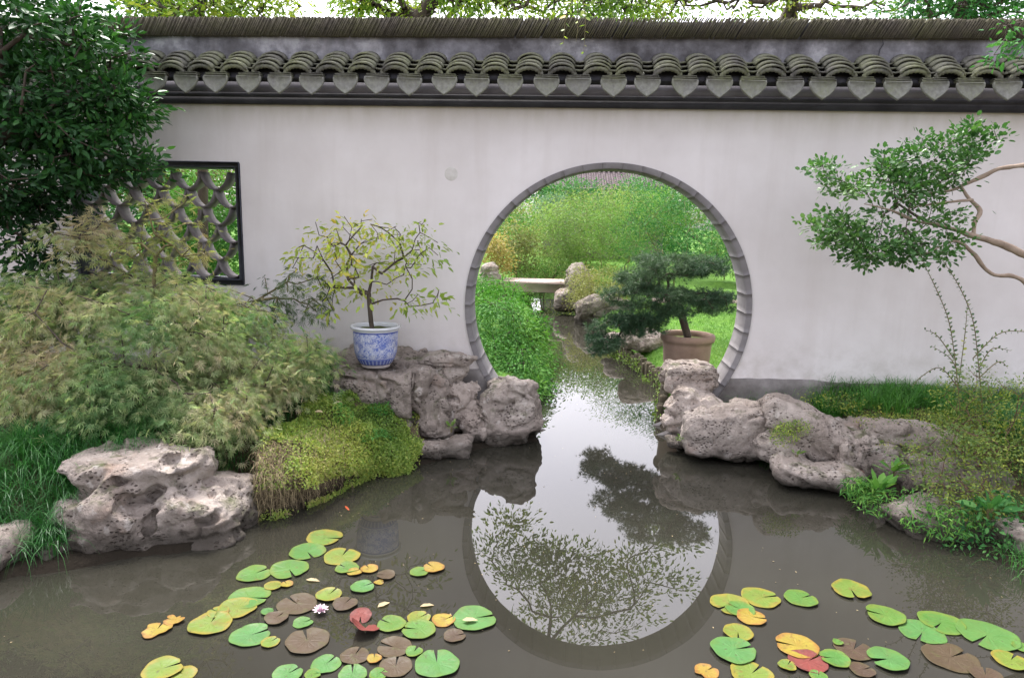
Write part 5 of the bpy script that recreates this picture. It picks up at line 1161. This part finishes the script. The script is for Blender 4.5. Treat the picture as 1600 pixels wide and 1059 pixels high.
# spray hanging over the ridge
e = empty('hanging_twig', at(905, -20, -.35), 'thin twig with yellow green leaves hanging in front of the ridge above the gate', 'twig')
for i, pth in enumerate((((900, -60), (902, 0), (903, 40), (900, 66)), ((903, -20), (886, 20), (882, 48), (880, 70)), ((903, -30), (914, 20), (914, 50), (912, 82)))):
    shoot([at(x, y, -.35) for x, y in pth], [.004, .003, .0025, .001], .055 if i else .04, .05 if i else .2, 'citrus', e, 400+i)

# ------------------------------------------------------------------ water lilies
def pad(px, py, rx, ty, notch, label, nw=24, cut=0, z=None, tilt=0.0, fold=0.0, ratio=1.0):
    """one floating pad; notch is its direction in the photograph in degrees, nw the half width of the notch"""
    c = onz(px, py, .004); R = rx*((onz(px+1, py)-onz(px, py))**2).sum()**.5
    q = onz(px+math.cos(rad(notch))*6, py-math.sin(rad(notch))*3); a0 = math.atan2(q[1]-c[1], q[0]-c[0])
    rs = np.random.default_rng(int(px*7+py)); n = 44; rr = [0, .3, .6, .85, .96, 1.0]; t = np.linspace(rad(nw*.35), 2*math.pi-rad(nw*.35), n)+a0
    ph = rs.uniform(0, 6, 3); V, v, ve = [], [], []
    for r in rr:
        ang = a0+math.pi+(t-a0-math.pi)*(1 if r > .1 else .95)
        ed = 1+.035*np.sin(3*ang+ph[0])+.02*np.sin(7*ang+ph[1])-.10*np.exp(-((np.abs(t-a0-math.pi)-math.pi+.12)/.14)**2)*r
        if cut: ed = ed-cut*np.clip(vnoise(np.stack([np.cos(ang)*1.6+px, np.sin(ang)*1.6, 0*ang], -1)), 0, 1)*1.3*(r > .5)
        zz = .0025*np.sin(2*ang+ph[2])*r*r+.0018*r**6+fold*np.maximum(0, r*np.cos(ang-a0-1.4))**2
        V.append(np.stack([c[0]+R*r*ed*np.cos(ang), c[1]+R*r*ed*np.sin(ang)*ratio, c[2]+zz+(.0 if z is None else z)+tilt*r*np.sin(ang)], -1)); v.append(np.full(n, r)); ve.append(np.abs(np.cos(ang*8.5))**14*(r > .05)*(1-r*.6))
    V = np.array(V).transpose(1, 0, 2).reshape(-1, 3); v = np.array(v).T.ravel(); ve = np.array(ve).T.ravel(); m = len(rr)
    F = grid_faces(n, m)[:, ::-1]; lo = V.copy(); lo[:, 2] -= .0018; V = np.concatenate([V, lo]); F = np.concatenate([F[:, ::-1], F+n*m])
    edge = [(i*m+m-1, (i+1)*m+m-1, n*m+(i+1)*m+m-1, n*m+i*m+m-1) for i in range(n-1)]; F = np.concatenate([F, np.array(edge)])
    cols = np.stack([np.tile(ve, 2)]*3+[np.ones(2*n*m)], -1)
    o = thing('lily_pad', V, F, PADM[ty], label, 'lily pad', group='lily pads floating on the pond', v=np.tile(v, 2), cols=cols, smooth=True); return o
PADS = [ # left group
 (507, 839, 29, 'y', -30, 'yellow green pad topmost of the left group, farthest from the viewer'), (480, 861, 29, 'g', -75, 'green pad touching the lower left of the topmost pad of the left group'),
 (534, 869, 29, 'y', 60, 'large yellow green pad just below the topmost one of the left group'), (542, 887, 19, 'g', 160, 'small green pad overlapped by the large yellow green one below the topmost pad'),
 (554, 894, 12, 'o', 30, 'small yellow pad between the overlapped green pad and the brown edged yellow one'), (577, 889, 14, 'o', 120, 'yellow pad with brown torn edge near the top right of the left group'),
 (603, 899, 15, 'b', 200, 'small red brown pad right of the torn edged yellow one'), (592, 909, 8, 'o', 0, 'tiny yellow pad below the small red brown one'),
 (397, 896, 27, 'g', 20, 'green pad with brown tinged right edge at the upper left of the left group'), (452, 889, 31, 'g', -80, 'large green pad with its notch towards the viewer beside the brown tinged one'),
 (427, 915, 14, 'y', 0, 'small yellow green pad under the two large upper left pads'), (448, 913, 10, 'o', 120, 'small yellow pad joined to the small yellow green one under the large green pad'),
 (566, 917, 19, 't', 10, 'solitary small green pad in the upper middle of the left group'), (514, 930, 21, 'y', 45, 'yellow green pad with brown spots beside the big bronze pad'),
 (465, 943, 32, 'b', 140, 'big bronze pad with green veins in the middle of the left group'), (390, 933, 33, 'g', -30, 'bright green pad topmost of the overlapping chain at the left'),
 (372, 949, 31, 'y', 0, 'yellow spotted pad in the middle of the overlapping chain at the left'), (341, 956, 17, 'y', 160, 'smaller yellow green pad tucked into the overlapping chain at the left'),
 (329, 974, 34, 'y', 60, 'green pad with yellow tint at the lower left end of the overlapping chain'), (418, 956, 10, 't', 0, 'very small green pad between the chain and the bronze pads'),
 (432, 966, 19, 'b', 40, 'dull brown pad half under water left of the pale lily flower'), (473, 972, 16, 't', 20, 'small plain green pad left below the pale lily flower'),
 (391, 992, 32, 't', 10, 'cool green round pad with a notch to its right, lower left of the left group'), (422, 1003, 15, 'y', 30, 'small yellow green pad tucked beside the cool green round pad'),
 (480, 1001, 35, 'b', 100, 'largest bronze pad of the left group, notched away from the viewer'), (245, 985, 23, 'o', 60, 'torn yellow pad at the far left with brown edges', .35), (272, 969, 16, 'o', 200, 'curled orange brown scrap of a pad at the far left', .5),
 (254, 1046, 31, 'y', 10, 'green yellow pad in the bottom left of the picture'), (287, 1052, 20, 'y', 170, 'yellow green pad overlapping the one in the bottom left of the picture'),
 (509, 1037, 24, 't', 40, 'round green pad with brown mark below the largest bronze pad'), (554, 1024, 23, 'b', 60, 'bronze pad with a green centre right of the round green one'),
 (585, 1029, 12, 'o', 90, 'small yellow mottled pad between two bronze pads at the bottom'), (489, 1054, 13, 'g', 0, 'small green pad cut by the bottom edge below the round green one'),
 (449, 1054, 24, 't', 30, 'green pad cut by the bottom edge left of the small green one'), (551, 1054, 23, 't', 90, 'green pad cut by the bottom edge under the bronze pad with green centre'),
 (616, 1010, 28, 'b', 180, 'bronze pad with a wide notch right of the red folded leaf'), (618, 1041, 27, 'b', 80, 'purple bronze pad near the bottom edge left of the big round green pad'),
 (591, 1053, 15, 'g', 30, 'green pad partly under the purple bronze one at the bottom edge'), (647, 1018, 14, 'g', 60, 'small green pad under the wide notched bronze pad'),
 (683, 1037, 36, 't', 95, 'biggest round green pad at the bottom middle of the picture'), (612, 975, 23, 'g', 170, 'green pad right of the red folded leaf notched to the left'),
 (654, 984, 27, 'g', 200, 'green pad overlapping the left notched one'), (654, 964, 19, 'y', 20, 'yellow pad behind the two overlapping green pads right of the red leaf'),
 (693, 968, 19, 'o', 20, 'orange spotted yellow pad left of the pale green wide pad'), (710, 993, 18, 'b', 0, 'small brown pad under the orange spotted one'),
 (741, 966, 35, 't', -5, 'wide pale green pad at the right end of the left group'), (655, 894, 15, 'g', 20, 'small green pad standing off alone towards the round reflection'),
 (678, 887, 17, 'o', 150, 'small yellow brown pad touching the lone green one near the round reflection'), (539, 944, 20, 'b', 50, 'dark submerged pad right of the pale lily flower'),
 # right group
 (1141, 943, 31, 'y', -120, 'yellow green pad with brown left edge at the left end of the right group'), (1189, 933, 30, 'y', -10, 'yellow green pad farthest from the viewer in the right group, notched right'),
 (1156, 951, 23, 'g', 160, 'green pad lying over the brown edged one in the right group'), (1174, 964, 23, 'o', -40, 'yellow pad under the first three of the right group'),
 (1251, 935, 25, 'g', 10, 'green pad with brown right rim standing alone in the right group'), (1329, 921, 30, 'y', -80, 'yellow rimmed pad with ragged edge, farthest right of the upper row', .2),
 (1383, 962, 29, 'g', 180, 'green pad notched left in the middle of the right group'), (1441, 987, 33, 't', -100, 'green pad notched towards the viewer beside the brown rimmed one'),
 (1471, 972, 33, 'g', -110, 'green pad with reddish rim behind the viewer notched one'), (1543, 992, 43, 't', -115, 'widest green pad of the right group near the right edge'),
 (1597, 1011, 14, 'g', 0, 'small green pad cut by the right edge of the picture'), (1579, 1032, 25, 'y', 60, 'brown rimmed green pad in the lower right corner'),
 (1153, 988, 23, 'y', -90, 'yellow green pad just above the tall green one at the left of the right group'), (1146, 1016, 35, 't', -10, 'large green pad at the left of the right group with a brown spot'),
 (1103, 1047, 20, 'o', 20, 'mottled yellow pad lowest left of the right group', .2), (1174, 1052, 33, 'y', 45, 'green and yellow pad at the bottom edge of the right group'),
 (1245, 1009, 33, 'o', 180, 'orange edged yellow pad over the red brown one in the right group'), (1263, 1033, 30, 'r', 30, 'red brown pad under the orange edged one'),
 (1230, 1040, 14, 'y', 60, 'small yellow green pad left of the red brown one'), (1304, 1029, 23, 'g', 200, 'small round green pad right of the red brown one'),
 (1388, 1031, 30, 't', 210, 'green pad with a wide notch to its lower left in the right group'), (1334, 1014, 29, 'b', 60, 'dull brown pad half under water behind the wide notched green one'),
 (1485, 1026, 40, 'b', 10, 'largest purple bronze pad of the right group'), (1347, 1046, 19, 'b', 0, 'dark submerged pad at the bottom edge between two green pads'),
 (1540, 1055, 24, 'b', 100, 'brown pad cut by the bottom edge near the right corner'), (1279, 1057, 14, 'g', 90, 'green pad cut by the bottom edge under the red brown one'), (1309, 1004, 8, 'g', 0, 'tiny green pad above the dull brown one in the right group'),
]
for i, P_ in enumerate(PADS):
    px, py, rx, ty, nt_, lb = P_[:6]; cut = P_[6] if len(P_) > 6 else 0
    pad(px, py, rx*.97, ty, nt_, 'lily pad: '+lb if False else lb, cut=cut, z=.0012*(i % 7), nw=30 if 'wide notch' in lb else 16)
# red folded leaf and small floating bits
o = pad(563, 964, 17, 'r', -90, 'dull red pad folded up behind the bright red one', z=.008, tilt=.012); o = pad(571, 984, 21, 'r', 95, 'bright red folded pad standing up between the bronze pads', nw=60, z=.012, tilt=-.022, fold=.05)
rs = np.random.default_rng(99)
def petals(label, px, py, size):
    c = onz(px, py, .01); P, D, N, S = [], [], [], []
    for ring, (n, el) in enumerate(((9, .35), (8, .8), (6, 1.2))):
        for k in range(n):
            a = 2*math.pi*(k+.5*ring)/n; P.append(c); D.append((math.cos(a)*math.cos(el), math.sin(a)*math.cos(el), math.sin(el))); N.append((-math.cos(a)*math.sin(el), -math.sin(a)*math.sin(el), math.cos(el))); S.append(size*(1-.12*ring))
    V, F, k = leaves(np.array(P), np.array(D), np.array(N), np.array(S), 'ovate', rs, .2); thing('lily_flower', V, F, M_pet, label, 'flower')
M_pet = m_simple('pale_pink_petal', (.62, .42, .50), (.80, .70, .74), 20, .5, .3, 0)
petals('pale pink water lily flower open between the bronze pads', 501, 954, .042)
for px, py, lb, a in ((656, 947, 'curled tan leaf floating above the yellow pad', .4), (478, 905, 'pinkish dead leaf floating under the large green pad', 0.), (722, 968, 'small pale leaf lying on the wide pale green pad', .2), (440, 803, 'tan leaf floating by the ground cover', .1), (590, 948, 'dark tan scrap floating right of the submerged pad', .9)):
    c = onz(px, py, .02 if px == 722 else .006); V, F, k = leaves(np.array([c]), np.array([[math.cos(a), math.sin(a), 0]]), np.array([[0, 0, 1.]]), .075, 'ovate', rs); thing('floating_leaf', V, F, L['dry'], lb, 'leaf', v=np.full(len(V), .8))
# two goldfish just breaking the surface
def fish(label, px, py, ln, a):
    c = onz(px, py, -.004); t = np.linspace(0, 1, 14); w = .17*np.sin(math.pi*np.clip(t*1.02+.03, 0, 1))**.8*(1-.55*t)+.006
    V, F = [], []
    for i, (q, r) in enumerate(zip(t, w)):
        for k in range(10):
            b = 2*math.pi*k/10; V.append(((.5-q), r*.62*math.cos(b), r*.8*math.sin(b)))
    V = np.array(V); F = [(i*10+k, i*10+(k+1) % 10, (i+1)*10+(k+1) % 10, (i+1)*10+k) for i in range(13) for k in range(10)]
    tail = np.array([(-.46, 0, .01), (-.72, .10, .06), (-.64, 0, 0), (-.72, -.10, -.06)]); fin = np.array([(.1, 0, .12), (-.05, 0, .2), (-.18, 0, .15), (-.15, 0, .07)])
    R = np.array([[math.cos(a), -math.sin(a), 0], [math.sin(a), math.cos(a), 0], [0, 0, 1]])
    e = empty('goldfish', c, label, 'fish'); 
    part('fish_body', (V*ln)@R.T+c, np.array(F), M['fish'], e, smooth=True)
    part('tail_fin', (tail*ln)@R.T+c, np.array([(0, 1, 2), (0, 2, 3)]), M['fish'], e); part('back_fin', (fin*ln)@R.T+c, np.array([(0, 1, 2), (0, 2, 3)]), M['fish'], e)
fish('red goldfish near the surface in front of the ground cover', 543, 795, .10, 2.2)
fish('red goldfish near the surface left of the block by the gate', 1033, 628, .12, 1.2)

# scum, petals and bits drifting on the pond
rs = np.random.default_rng(121); n = 900
Q = np.stack([rs.uniform(-3.2, 3.4, n), rs.uniform(-4.1, 2.5, n)], -1); k_ = (pdist(Q[:, 0], Q[:, 1]) < -.02) & (vnoise(np.stack([Q[:, 0]*1.3, Q[:, 1]*1.3, 0*Q[:, 0]], -1)) > -.05); Q = Q[k_]; n = len(Q)
a = rs.uniform(0, 6.28, n); P = np.concatenate([Q, np.full((n, 1), .0025)], 1); V, F, k = leaves(P, np.stack([np.cos(a), np.sin(a), 0*a], -1), np.tile([0, 0, 1.], (n, 1)), rs.uniform(.004, .016, n), 'diamond', rs, .1)
thing('pond_debris', V, F, L['dry'], 'specks and bits of dead leaf drifting on the pond', 'debris', kind='stuff', v=np.repeat(rs.random(n), k))
